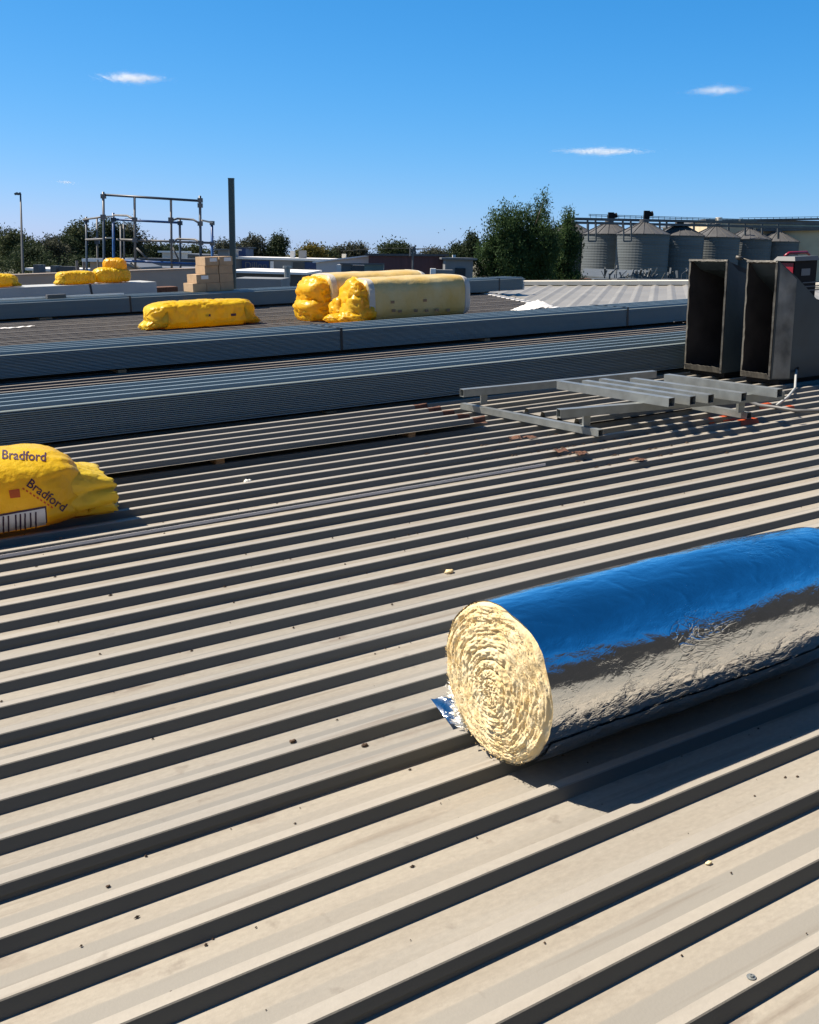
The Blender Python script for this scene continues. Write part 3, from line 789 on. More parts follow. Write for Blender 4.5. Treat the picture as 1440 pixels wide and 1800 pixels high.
# two long bearers
rb('bearer', (4.99, 6.98, zu), (7.0, 6.80, zu)); rb('bearer', (4.96, 5.74, zu), (6.86, 5.30, zu))
for a in ((5.20, 6.955), (5.19, 5.69), (6.62, 6.83), (6.5, 5.385)):
    MB().box(a[0] - .03, a[0] + .03, a[1] - .004, a[1] + .004, zl + .025, zu - SQ / 2).build('foot_plate', M['galv'], fr)
    MB().box(a[0] - .004, a[0] + .004, a[1] + .004, a[1] + .05, zl + .025, zu - SQ / 2).build('foot_plate', M['galv'], fr)
q0, q1 = atz(984, 674, zt + .03), atz(1190, 707, zt + .03)
for (ax, ay), (bx, by) in (((984, 676), (1181, 707)), ((1028, 675), (1218, 704)), ((1058, 672), (1250, 701)), ((1112, 671), (1308, 698)), ((1172, 664), (1371, 691))):
    a = atz(ax, ay, zt); b = atz(bx, by, zt); rb('cross_tube', a, b, .064, .064)

# orange marks on the ribs, cable, white crumbs
OL = ['orange cap left of the right frame foot', 'largest orange cap, on the rib below the right frame foot', 'reddish orange cap in shade by the duct hose', 'small orange cap farthest right beside the cable', 'small orange cap farthest left under the frame bearer']
for i, (px, py, w_) in enumerate(((1275, 731, .14), (1317, 738, .20), (1352, 712, .16), (1400, 716, .07), (1245, 736, .06))):
    q = atz(px, py, RIBH); kk = round((q.y - RIB0) / PITCH); yc = RIB0 + kk * PITCH
    s = MB(); p = rib(yc, .004); s.grid([[(q.x - w_ / 2, y, z) for y, z in p], [(q.x + w_ / 2, y, z) for y, z in p]]); s.f = [tuple(reversed(f)) for f in s.f]
    tag(s.build('orange_cap', M['orange']), OL[i], 'rib cap', 'orange caps on the ribs by the ducts')
cb = MB(); cb.tube([atz(px, py, RIBH + .014) for px, py in ((1318, 706), (1335, 712), (1365, 716), (1400, 722), (1442, 722), (1500, 716))], .014, 8)
tag(cb.build('cable', M['cable'], smooth=True), 'grey cable on the ribs in front of the ducts', 'cable')
hb = MB(); qq = [atz(1366, 712, RIBH + .01), atz(1385, 698, .10), aty(1398, 682, 6.15), aty(1399, 664, 6.25), aty(1400, 650, 6.35)]
hb.tube(qq, .011, 8); 
hz = thing('hose', qq[0], 'thin pale hose rising from the ribs to the duct side', 'hose')
hb.build('tube', M['offwhite'], hz, smooth=True)
n2_ = MB(); n2_.tube([qq[-1], aty(1403, 640, 6.4), aty(1410, 620, 6.45), aty(1415, 613, 6.47)], [.02, .026, .04, .03], 8); n2_.build('nozzle', M['black'], hz, smooth=True)

# ------------------------------------------------------------------ two open ducts and the red machine
DZ = .089
def duct(xf, y0, y1, h, q1, q2, label, side_skew=0.):
    t = thing('duct', (xf, (y0 + y1) / 2, DZ), label, 'duct', 'open sheet metal ducts')
    z0 = DZ; k = .012
    def ring(x, hh, i, sk=0.): return [(x, y0 + i - sk, z0 + i), (x, y1 - i, z0 + i), (x, y1 - i, z0 + hh - i), (x, y0 + i - sk, z0 + hh - i)]
    mb = MB(); p1 = aty(*q1, y0 - side_skew); p2 = aty(*q2, y0 - side_skew)
    sl = (p2.z - p1.z) / (p2.x - p1.x); xb = p1.x + (.30 - p1.z) / sl; hb_ = .30 - z0
    xs = [(xf, h, 0.), (p1.x, p1.z - z0, side_skew), (xb, hb_, side_skew)]
    vs = []; [vs.extend(ring(x, hh, 0, sk)) for x, hh, sk in xs]; fs = []
    for s in range(2):
        for i in range(4):
            j = (i + 1) % 4; fs.append((s * 4 + i, s * 4 + 4 + i, s * 4 + 4 + j, s * 4 + j))
    fs.append((8, 9, 10, 11)); mb.add(vs, fs); mb.build('casing', M['galv_dark'], t)
    if side_skew > .05:
        Q = [[(xf + .012 + (p1.x - xf - .014) * u, y0 - side_skew * (.012 / (p1.x - xf) * (1 - u) + u) - .004 - .003 * noise.noise((u * 3, v * 9, 2)), z0 + .01 + (h * (1 - u) + (p1.z - z0) * u - .03) * v) for v in [i / 20 for i in range(21)]] for u in [i / 5 for i in range(6)]]
        e = MB(); e.grid(Q); e.build('edge_plate', M['galv_smear'], t)
    mb = MB(); xs2 = [(xf + .004, h, 0.), (xb - .05, hb_, side_skew)]
    vs = []; [vs.extend(ring(x, hh, k, 0)) for x, hh, sk in xs2]
    fs = [(i, (i + 1) % 4, 4 + (i + 1) % 4, 4 + i) for i in range(4)] + [(7, 6, 5, 4)]
    mb.add(vs, fs); mb.build('lining', M['duct_in'], t)
    # bent flange round the mouth
    def strip(a, b, w_, nm, d=(0, 1, 0), amp=.006, seed=0.):
        a = Vector(a); b = Vector(b); d = Vector(d); P = []; n = 26
        for i in range(n + 1):
            s = i / n; p = a.lerp(b, s); wob = .5 * amp * noise.noise((s * 9 + seed, seed, 1)) + amp * .35 * noise.noise((s * 24 + seed, 3, 1))
            P.append([p + V(wob, 0, 0), p + d * w_ * (1 + 2.2 * wob / max(w_, .01)) + V(-.006 + wob, 0, 0)])
        mb = MB(); mb.grid(P); ob = mb.build(nm, M['flange'], t)
        md = ob.modifiers.new('thick', 'SOLIDIFY'); md.thickness = .004
    strip((xf - .006, y0 + .001, z0), (xf - .006, y0 + .001, z0 + h), .016, 'flange', (0, 1, 0), .006, 1 + y0)
    strip((xf - .006, y1 - .001, z0), (xf - .006, y1 - .001, z0 + h), .022, 'flange', (0, -1, 0), .007, 4 + y0)
    strip((xf - .007, y0, z0 + h), (xf - .007, y1, z0 + h), .018, 'flange', (0, 0, -1), .006, 7 + y0)
    strip((xf - .008, y0 + .02, z0 + .001), (xf - .008, y1 - .02, z0 + .001), .055, 'sill', (-.3, 0, 1), .006, 9 + y0)
    return t
HD = 1.085
d1 = duct(8.16, 7.03, 7.515, HD, (1299, 476), (1331, 488), 'left open sheet metal duct mouth standing on the roof behind the steel frame', .004)
d2_ = duct(8.16, 6.45, 6.80, HD, (1401, 487), (1440, 530), 'right open sheet metal duct mouth with sloping side panel', .10)
s = MB(); s.tube([aty(1332, 466, 6.76), aty(1318, 458, 6.9), aty(1305, 454, 6.95)], .008, 6); s.tube([aty(1305, 454, 6.95), aty(1294, 452, 7.0)], .018, 8)
s.build('bent_strip', M['flange'], d2_, smooth=True)
for d_, ya, yb in ((d1, 7.05, 7.49), (d2_, 6.40, 6.78)):
    b = MB(); b.box(8.22, 9.3, ya, yb, RIBH + .002, DZ - .001); b.build('base_curb', M['black'], d_)
# red machine
def atx(px, py, x):
    r = ray(px, py); return Vector(EYEV + r * (x / r[0]))
mc = atx(1397, 459, 9.35)
x0_, y0_ = mc.x, mc.y; x1_ = aty(1437, 460, y0_).x; y1_ = atx(1367, 452, x0_).y; ZM = mc.z - .46; ZT = mc.z
pb = MB(); pb.box(x0_ - .15, x1_ + .8, y0_ - .05, y1_ + .25, RIBH + .002, ZM - .002)
tag(pb.build('plenum_box', M['galv_dark']), 'low dark sheet metal box behind the ducts under the red machine', 'metal box')
mac = thing('welding_machine', (x0_, y0_, ZM), 'red and black welding machine on the box behind the ducts', 'welding machine')
b = MB(); b.box(x0_ + .012, x1_, y0_, y1_, ZM, ZT); b.build('case', M['black'], mac)
b = MB(); b.box(x0_, x0_ + .010, y0_ + .012, y1_ - .012, ZM + .15, ZT - .02); b.build('red_panel', M['red'], mac)
b = MB(); b.hexa([(x0_ - .03, y0_ - .03, ZT + .002), (x1_, y0_ - .03, ZT + .002), (x1_, y1_ + .03, ZT + .002), (x0_ - .03, y1_ + .03, ZT + .002), (x0_ + .0, y0_, ZT + .045), (x1_, y0_, ZT + .045), (x1_, y1_, ZT + .045), (x0_ + .0, y1_, ZT + .045)]); b.build('lid', M['steel_dark'], mac)
b = MB(); b.tube([(x0_ + .1, y0_ + .2, ZT + .046), (x0_ + .16, y0_ + .2, ZT + .075), (x0_ + .45, y0_ + .2, ZT + .075), (x0_ + .5, y0_ + .2, ZT + .046)], .016, 8); b.build('handle', M['red'], mac, smooth=True)
b = MB()
for z in (ZM + .15, ZM + .19, ZM + .23): b.box(x0_ + .15, x0_ + .45, y0_ - .006, y0_ - .001, z, z + .012)
b.build('vent', M['steel_dark'], mac)
b = MB(); b.box(x0_ + .12, x0_ + .26, y0_ - .004, y0_ - .001, ZT - .15, ZT - .08); b.build('rating_plate', M['greywall'], mac)

# ------------------------------------------------------------------ yellow bags farther off
def ybag(c, hx, hy, hz, seed, label, m='yellow', yaw=0., tails=(1, 1), z=ZR, group='yellow insulation bags farther off', **kw):
    t = thing('insulation_bag', (c[0], c[1], z), label, 'insulation bag', group)
    mb = closed(bagmesh((c[0], c[1], z), hx, hy, hz, seed, yaw=yaw, nu=70, nv=56, **kw)); mb.build('bag_body', M[m], t, smooth=True)
    dx, dy = math.cos(yaw), math.sin(yaw)
    for sg, k in ((-1, tails[0]), (1, tails[1])):
        if not k: continue
        xs_ = c[0] + sg * hx * .72 * dx; ys_ = c[1] + sg * hx * .72 * dy
        closed(skirt((xs_, ys_, 0), yaw + (0 if sg > 0 else math.pi), hx * .34, hy * .97, hz * 1.72, hy * .62, hz * .35, z, seed + sg, 72, 16, 9, .9)).build('bag_tail', M[m], t, smooth=True)
        continue
        for q in range(k):
            g_ = MB(); g_.grid(fan((c[0] + sg * hx * .80 * dx, c[1] + sg * hx * .80 * dy, z + hz * (1.2 if q == 0 else .7)), (sg * dx, sg * dy - .3 * q, 0), hx * .24, hy * .9, hz * .45, 24, seed + q * 3, z, hz * .12, 10))
            g_.build('bag_tail', M['yellow_thin' if q else m], t, smooth=True)
    return t
far = ybag((6.58, 16.55), .92, .34, .222, 8.2, 'full yellow insulation bag lying alone between two sheet bundles', tails=(1, 1), pinch=(1.5, 1.5), px=5., pz=3.2)
for px, py in ((365, 554), (410, 553)):
    q = aty(px, py, 16.22); b = MB(); b.box(q.x - .045, q.x + .045, 16.205, 16.209, q.z - .02, q.z + .02)
    # small dark print patch on the bag front
    b.build('print_mark', M['print_dark'], far)

# film wrapped packs
def pack(x0, x1, yc, hw, ht, label, seed, ends):
    t = thing('wrapped_pack', ((x0 + x1) / 2, yc, ZR), label, 'insulation pack', 'film wrapped insulation packs')
    P = []; n = 60; nv = 64
    for i in range(n + 1):
        s = i / n; x = x0 + (x1 - x0) * s; row = []
        k = 1 - .12 * max(0, (s - .9) / .1) ** 2 - .04 * max(0, (.1 - s) / .1) ** 2
        for j in range(nv):
            th = 2 * math.pi * j / nv; c_, s_ = math.cos(th), math.sin(th); e = 2 / 3.8
            y = math.copysign(abs(c_) ** e, c_) * hw; z = math.copysign(abs(s_) ** e, s_) * ht / 2
            f_ = k * (1 + .03 * noise.noise((x * 1.3 + seed, c_ * 1.5, s_ * 1.5)) + .012 * noise.noise((x * 6 + seed, c_ * 4, s_ * 4)) - .012 * abs(math.sin(x * 5.2 + seed)) ** 8)
            row.append((x, yc + y * f_, max(ZR + .002, ZR + ht / 2 + z * f_)))
        P.append(row)
    closed(P).build('wrapped_wool', M['film_pack'], t, smooth=True)
    # white film rims near both ends
    for xa, xb in ((0, .055), (.94, 1.0)):
        Q = []
        ia, ib = int(xa * n), int(xb * n)
        for i in range(ia, ib + 1):
            Q.append([(p[0], yc + (p[1] - yc) * 1.012, ZR + ht / 2 + (p[2] - ZR - ht / 2) * 1.012 if p[2] > ZR + .02 else p[2]) for p in P[i]])
        if xa > .5: closed(Q).build('film_rim', M['film_white'], t, smooth=True)
        else:
            m3 = MB(); m3.grid(Q, wrap=True); m3.f = [tuple(reversed(f)) for f in m3.f]; m3.build('film_rim', M['film_white'], t, smooth=True)
    for (ex, ey, ez, rx, ry, rz) in ends:
        Q = []
        for i in range(33):
            a = math.pi * i / 32; row = []
            for j in range(48):
                b_ = 2 * math.pi * j / 48
                d = V(math.sin(a) * math.cos(b_), math.sin(a) * math.sin(b_), math.cos(a))
                f_ = 1 + .22 * noise.noise(d * 1.5 + V(ex * 9, ey * 5, seed)) + .09 * noise.noise(V(d.x * 3, d.y * 7, d.z * 4) + V(ex * 9, ey, seed)) - .12 * max(0, .12 - abs(noise.noise(d * 2.6 + V(seed, ey, ex)))) / .12
                row.append((ex + d.x * rx * f_, ey + d.y * ry * f_, max(ZR + .003, ez + d.z * rz * f_)))
            Q.append(row)
        m3 = MB(); m3.grid(Q, wrap=True); m3.build('bag_end', M['orange_bag'], t, smooth=True)
    return t
p1 = pack(8.86, 10.90, 15.36, .43, .72, 'front one of two film wrapped packs with bulging orange yellow end', 2.,
     [(8.86, 15.42, .43, .22, .40, .31), (8.82, 15.25, .27, .28, .36, .28), (8.76, 15.60, .24, .26, .24, .23), (8.68, 15.16, .13, .30, .24, .13), (8.80, 15.18, .52, .20, .20, .18), (8.64, 15.5, .10, .3, .3, .10)])
p2 = pack(8.66, 10.62, 16.26, .45, .78, 'rear one of two film wrapped packs, half hidden by the front pack', 7.,
     [(8.62, 16.30, .47, .30, .44, .33), (8.58, 16.26, .22, .36, .44, .24), (8.68, 16.2, .54, .2, .3, .2)])
for px, py in ((690, 531), (747, 528), (692, 546), (703, 547), (731, 546), (750, 546), (768, 545), (788, 545)):
    q = aty(px, py, 14.925); b = MB(); b.box(q.x - .035, q.x + .035, 14.916, 14.919, q.z - .022, q.z + .022); b.build('print_mark', M['timber'], p1)

# white plastic scrap near the pale roof
s = MB(); Q = []
for i in range(16):
    Q.append([(12.3 + .05 * i + .06 * noise.noise((i * .4, j * .5, 2)), 15.2 + .045 * j, ZR + .003 + .16 * max(0, 1 - ((i - 8.5) / 8) ** 2) * (1 - abs(j - 5) / 7) + .03 * noise.noise((i * .6, j * .6, 4))) for j in range(11)])
s.grid(Q); s.f = [tuple(reversed(f)) for f in s.f]
tag(s.build('plastic_sheet', M['white'], smooth=True), 'crumpled white plastic sheet on the ribs before the pale roof', 'plastic sheet')
s = MB(); Q = []
q0 = atz(0, 578, ZR)
for i in range(20):
    Q.append([(q0.x - .3 + .045 * i, q0.y - .05 + .05 * j + .02 * noise.noise((i * .5, j, 1)), ZR + .004 + .03 * abs(noise.noise((i * .3, j * .6, 4)))) for j in range(4)])
s.grid(Q); s.f = [tuple(reversed(f)) for f in s.f]
tag(s.build('paper_strip', M['white'], smooth=True), 'pale torn strip lying on the ribs at the far left', 'torn strip')

# ------------------------------------------------------------------ white panels, parapet, bags and cartons at the far left
pn = thing('panel_bundle', (5.5, 24.0, ZR), 'long stack of white panels with one dark strap behind the far bundle', 'panel bundle')
b = MB(); b.box(1.0, 8.53, 24.0, 25.1, ZR + .002, .45); b.build('panels', M['offwhite'], pn)
q = aty(162, 510, 24.0)
b = MB(); b.hexa([(q.x - .015, 23.99, ZR + .004), (q.x + .03, 23.99, ZR + .004), (q.x + .03, 23.997, ZR + .004), (q.x - .015, 23.997, ZR + .004), (q.x - .06, 23.99, .458), (q.x - .015, 23.99, .458), (q.x - .015, 23.997, .458), (q.x - .06, 23.997, .458)]); b.box(q.x - .06, q.x - .015, 23.99, 25.1, .4515, .456); b.build('strap', M['strap'], pn)
b = MB(); q = aty(290, 503, 25.0); b.box(q.x - .28, q.x + .32, 25.0, 25.5, ZR + .002, .27); tag(b.build('dark_crate', M['rust']), 'dark low crate at the right end of the white panels', 'crate')
b = MB(); b.box(3.2, 11.6, 27.0, 27.3, -.5, .60); b.box(3.2, 11.6, 26.96, 27.34, .603, .63)
tag(b.build('parapet_wall', M['tan']), 'low tan parapet wall along the far roof edge behind the white panels', 'parapet wall')

GB = 'yellow insulation bags on the white panels'
def at24(px, py): return aty(px, py, 24.3)
a = at24(103, 498); c_ = at24(165, 497); e = at24(222, 494)
ybag(((a.x + c_.x) / 2 + .03, 24.42), (c_.x - a.x) / 2 + .04, .27, .150, 3.3, 'short yellow bag on the white panels, left of the strap', z=.456, tails=(1, 0), group=GB, px=6., pz=3.4)
bb = ybag(((c_.x + e.x) / 2 + .08, 24.42), (e.x - c_.x) / 2 + .05, .28, .185, 5.7, 'yellow bag on the white panels with folded peak at its right end', z=.456, tails=(0, 0), group=GB, px=3.6)
m3 = closed(bagmesh((e.x - .20, 24.42, .70), .27, .18, .16, 9.4, yaw=-.7, nu=40, nv=40, wr=1.3)); m3.build('bag_fold', M['orange_bag'], bb, smooth=True)
a = at24(30, 499)
ybag((a.x - .55, 24.42), .60, .27, .15, 6.6, 'yellow bag on the white panels cut off by the left picture edge', z=.456, tails=(0, 1), group=GB, px=5.)

CG = 'brown cartons stacked on the far bundle'
CT = TC + .033
def carton(x, y, z, lab, w_=.285, d_=.50, h_=.165, sticker=False):
    t = thing('carton', (x + w_ / 2, y + d_ / 2, z), lab, 'carton', CG)
    b = MB(); b.box(x, x + w_, y, y + d_, z + .001, z + h_ - .001); b.build('box', M['card'], t)
    b = MB(); b.box(x + w_ / 2 - .025, x + w_ / 2 + .025, y - .0015, y + d_ + .0015, z + h_ - .001, z + h_ + .0006); b.build('tape', M['timber'], t)
    if sticker:
        b = MB(); b.box(x + .10, x + .25, y - .003, y - .001, z + .075, z + .145); b.build('paper_label', M['tape'], t)
cx0 = aty(365, 515, 20.15).x; cy = 20.15
H_ = .167
carton(cx0 - .30, cy - .0, CT, 'bottom carton of the lowest step, at the left end of the carton stack')
carton(cx0, cy + .02, CT, 'bottom carton in the middle of the carton stack')
carton(cx0 + .295, cy + .03, CT, 'bottom carton of the right column of the carton stack')
carton(cx0 - .21, cy + .01, CT + H_, 'carton with white label on the lower left step of the stack', sticker=True)
carton(cx0 + .08, cy + .03, CT + H_, 'second carton from the bottom in the middle column', w_=.20)
carton(cx0 + .295, cy + .03, CT + H_, 'second carton from the bottom in the right column')
carton(cx0 - .01, cy + .04, CT + 2 * H_, 'third carton up in the middle column, under the labelled top one')
carton(cx0 + .29, cy + .03, CT + 2 * H_, 'third carton up in the right column of the stack')
carton(cx0 - .01, cy + .00, CT + 3 * H_, 'topmost carton of the middle column with white label', sticker=True)
carton(cx0 + .30, cy + .02, CT + 3 * H_, 'topmost carton of the right column with white label', sticker=True)

# ------------------------------------------------------------------ small debris on the near roof
DB = [(790, 1005, .03, 'fluff', 'cream tuft of glasswool on a rib above the roll', 'wool tuft'), (435, 846, .035, 'fluff_white', 'round white scrap on the ribs right of the yellow bag', 'white scrap'),
      (515, 1303, .022, 'litter', 'brown crumbled dirt patch on a pan in the middle left', 'dirt clump'), (641, 1310, .022, 'litter', 'curled dark leaf on a pan left of the roll', 'leaf'),
      (1246, 1517, .012, 'fluff', 'small pale crumb by a rib below the roll', 'crumb'), (106, 952, .05, 'cable', 'grey dusty fluff in front of the yellow bag', 'fluff'),
      (700, 1007, .012, 'litter', 'dark crumb on a pan left of the cream tuft', 'crumb'), (740, 1081, .012, 'litter', 'tiny dark flake on a rib edge above left of the roll', 'flake'),
      (1402, 1365, .010, 'litter', 'black speck on the pan at right below the shadow', 'speck'), (190, 1558, .012, 'litter', 'black speck on a pan at lower left', 'speck')]
for i, (px, py, r, m, lab, ct) in enumerate(DB):
    r *= .42 if m in ('litter', 'fluff_white') and py > 1000 else .62; q = atz(px, py, .004); k = (q.y - RIB0) / PITCH; onrib = abs(k - round(k)) < .15
    z = RIBH if onrib else .001
    q = atz(px, py, z + r * .3); s = MB(); Q = []
    for a in range(9):
        th = math.pi * a / 8; row = []
        for b_ in range(12):
            ph = 2 * math.pi * b_ / 12; d = V(math.sin(th) * math.cos(ph), math.sin(th) * math.sin(ph), math.cos(th)); f_ = r * (1 + .5 * noise.noise(d * 2.2 + V(i * 7, 0, 0)) + .3 * noise.noise(d * 5 + V(i * 7, 0, 0)))
            row.append((q.x + d.x * f_ * 1.2, q.y + d.y * f_ * .8, max(z + .001, z + r * .35 + d.z * f_ * .5)))
        Q.append(row)
    s.grid(Q, wrap=True); tag(s.build(ct.replace(' ', '_'), M[m], smooth=True), lab, ct)
sp = MB(); r4 = random.Random(21)
for i in range(420):
    x = r4.uniform(.2, 5.2); k = r4.randrange(-2, 22); y = RIB0 + k * PITCH + (r4.choice((-1, 1)) * r4.uniform(.036, .06) if r4.random() < .6 else r4.uniform(.04, .16)); sz = r4.uniform(.0012, .0042) * (1 if y < 3.5 else 1.4)
    a = r4.uniform(0, 6.28); el = r4.uniform(1, 2.4)
    p = [V(math.cos(a + t) * sz * (el if t in (0, math.pi) else 1), math.sin(a + t) * sz, 0) for t in (0, math.pi / 2, math.pi, 3 * math.pi / 2)]
    c_ = V(x, y, .0025)
    sp.add([c_ + q for q in p] + [c_ + V(0, 0, sz * 1.2)], [(0, 1, 4), (1, 2, 4), (2, 3, 4), (3, 0, 4)])
for i in range(260):
    q = atz(r4.gauss(1010, 110), r4.gauss(785, 16), .003); k = (q.y - RIB0) / PITCH; y = RIB0 + (math.floor(k) + r4.choice((.2, .22, .26, .78, .8))) * PITCH; sz = r4.uniform(.004, .016); a = r4.uniform(0, 6.28)
    p = [V(math.cos(a + t) * sz * (1.8 if t in (0, math.pi) else .7), math.sin(a + t) * sz * .7, 0) for t in (0, math.pi / 2, math.pi, 3 * math.pi / 2)]; c_ = V(q.x, y, .004)
    sp.add([c_ + q_ for q_ in p] + [c_ + V(0, 0, sz * .6)], [(0, 1, 4), (1, 2, 4), (2, 3, 4), (3, 0, 4)])
tag(sp.build('roof_grit', M['litter']), 'scattered dark specks of grit and leaf on the roof pans', 'grit', kind='stuff')

# ------------------------------------------------------------------ beyond the roof (level world from here on)
def lean(o, a): o.rotation_euler = (Vector(FW) * a)[:] if False else Matrix.Rotation(a, 3, Vector(FW)).to_euler()
def gthing(*a, **k): return thing(*a, roof=False, **k)

# dark green post
q = atd(404, 470, 30.); tp = atd(404, 314, 30.)
pt = gthing('steel_post', (q.x, q.y, -5.2), 'tall plain dark green steel post beside the scaffold', 'post')
b = MB(); b.obox((q.x, q.y, 0), RT, FW, .15, .15, -5.2, tp.z); b.build('column', M['post'], pt)
b = MB(); b.obox(Vector(q) - Vector(RT) * .006 - Vector(FW) * .006, RT, FW, .162, .162, tp.z + .001, tp.z + .02); b.build('cap_plate', M['post'], pt)

# light pole
q = atd(40, 470, 80.); tp = atd(36, 342, 80.)
lp = gthing('floodlight_pole', (q.x, q.y, -5.2), 'thin tall floodlight pole before the trees at far left', 'light pole')
b = MB(); b.tube([(q.x, q.y, -5.2), (q.x, q.y, 0), tp], [.13, .11, .06], 8); b.build('mast', M['pole'], lp, smooth=True)
b = MB(); rt = Vector(RT); b.beam(tp - rt * .32, tp + rt * .06, .06, .06); b.build('crossarm', M['pole'], lp)
for k in (-.30, -.08):
    c_ = tp + rt * k; b = MB(); b.beam(c_ + V(0, 0, .02) - rt * .12, c_ + V(0, 0, .10) + rt * .10, .16, .14); b.build('lamp_head', M['steel_dark'], lp)

# scaffold
D1, D2 = 31., 32.6
sc_ = gthing('scaffold', (*atd(265, 480, D1)[:2], -5.2), 'blue and grey tube scaffold tower rising behind the parapet', 'scaffold')
LN = .035
def std(px, yt, yb, d, m, r=.032, foot=True):
    t_ = atd(px, yt, d); b_ = atd(px + (yb - yt) * .012, yb, d)
    b = MB(); pts = [t_, b_]
    if foot: pts.append(V(b_.x, b_.y, -5.2))
    b.tube(pts, r, 8); b.build('standard', M[m], sc_, smooth=True)
def ledger(pts, m, r=.028, name='ledger'):
    b = MB(); b.tube([atd(*p) for p in pts], r, 8); b.build(name, M[m], sc_, smooth=True)
std(181.5, 337, 455, D1, 'navy_steel', .038); std(351.5, 344, 457, D1, 'navy_steel', .038)
std(236.5, 346, 484, D1, 'scaf', .034, False); std(300.5, 351, 486, D1, 'scaf', .034, False)
std(199, 374, 455, D2, 'blue_steel', .042); std(316, 386, 457, D2, 'navy_steel', .036)
std(151.5, 381, 474, D2, 'navy_steel', .034); std(372.5, 390, 457, D2, 'blue_steel', .042)
std(170.5, 384, 450, D2, 'scaf', .03); std(212, 397, 456, D2 + 1, 'scaf', .03); std(217.5, 394, 456, D2 + 1, 'scaf', .03)
ledger([(181, 342, D1), (352, 353, D1)], 'navy_steel', .034)
ledger([(199, 385.5, D2), (318, 391.5, D2)], 'blue_steel', .034)
ledger([(146, 386, D2), (182, 381, D1)], 'scaf'); ledger([(151, 421, D2), (186, 420, D1)], 'scaf')
ledger([(205, 421, D1), (375, 427, D1)], 'scaf', .032)
ledger([(203, 457.5, D1), (352, 464.5, D1)], 'blue_steel', .036)
ledger([(200, 378, D2), (224, 379, D1 + .3), (231, 383, D1), (237, 384, D1)], 'scaf', .03, 'transom')
ledger([(303, 387, D1), (312, 384, D1 + .2), (340, 386, D1 + .2), (350, 392, D1)], 'scaf', .03, 'transom')
ledger([(308, 422, D1 + .8), (312, 420, D1 + .8), (343, 421, D1 + .8), (350, 425, D1)], 'scaf', .03, 'transom')
ledger([(240, 436, D1 + .6), (262, 458, D1 + .6)], 'scaf', .026, 'brace'); ledger([(303, 434, D1 + .6), (314, 456, D1 + .6)], 'scaf', .026, 'brace')
ledger([(230, 462, D1 + .3), (262, 484, D1 + .3)], 'scaf', .04, 'brace')
for a, c_, m in (((184, 381), (199, 380), 'cream'), ((185, 418), (198, 418), 'cream'), ((354, 387), (373, 391), 'cream'), ((156, 455), (183, 455), 'white'), ((186, 455), (200, 455), 'cream')):
    b = MB(); b.beam(atd(*a, D1 + .5), atd(*c_, D1 + .6), .22, .04); b.build('plank', M[m], sc_)
for px, py, d in ((181.7, 345, D1), (352, 352, D1), (352, 361, D1), (181.5, 381, D1), (352, 393, D1), (300.5, 386, D1), (236.8, 386, D1), (316.5, 392, D2), (199.5, 386, D2), (353, 427, D1), (302, 424, D1), (237.5, 422, D1), (373, 392, D2), (151.8, 387, D2), (171, 425, D2), (373.3, 428, D2)):
    c_ = atd(px, py, d); b = MB(); b.beam(c_ - V(0, 0, .06), c_ + V(0, 0, .06), .13, .12, up=tuple(FW)); b.build('coupler', M['navy_steel' if px < 320 and d == D2 else 'scaf'], sc_)

# buildings: flat sided, corner given by pixels at a distance
def building(px0, px1, ytop, d, depth, wall, label, name='building', roofm='tinroof', yt2=None, cat='building', zb=-5.2, over=.25, rt_=.12):
    a = atd(px0, ytop, d); b = atd(px1, ytop if yt2 is None else yt2, d); fw = Vector(FW)
    t = gthing(name, (a.x, a.y, zb), label, cat)
    za, zb2 = a.z, b.z
    m1 = MB(); a0, b0 = V(a.x, a.y, zb), V(b.x, b.y, zb); k = fw * depth
    m1.hexa([a0, b0, b0 + k, a0 + k, V(a.x, a.y, za), V(b.x, b.y, zb2), V(b.x, b.y, zb2) + k, V(a.x, a.y, za) + k]); m1.build('wall', M[wall], t)
    u = (b0 - a0).normalized()
    r0, r1 = V(a.x, a.y, za + .003) - u * over - fw * over, V(b.x, b.y, zb2 + .003) + u * over - fw * over; kk = fw * (depth + 2 * over); h = V(0, 0, rt_)
    m2 = MB(); m2.hexa([r0, r1, r1 + kk, r0 + kk, r0 + h, r1 + h, r1 + kk + h, r0 + kk + h]); m2.build('roof', M[roofm], t)
    return t
def onwall(t, px0, px1, y0, y1, d, m, name, proud=.06, y0b=None, y1b=None):
    a = atd(px0, y0, d - proud); b = atd(px1, y1, d - proud); m1 = MB(); w_ = (V(b.x, b.y, 0) - V(a.x, a.y, 0)).length
    m1.obox((a.x, a.y, 0), RT, FW, w_, proud - .01, b.z, a.z); return m1.build(name, M[m], t)
def frontbox(px0, px1, y0, y1, d, depth, m, name, label, cat, zb=None):
    a = atd(px0, y0, d); b = atd(px1, y1, d); w_ = (V(b.x, b.y, 0) - V(a.x, a.y, 0)).length
    m1 = MB(); m1.obox((a.x, a.y, 0), RT, FW, w_, depth, b.z if zb is None else zb, a.z)
    return tag(m1.build(name, M[m]), label, cat, roof=False)

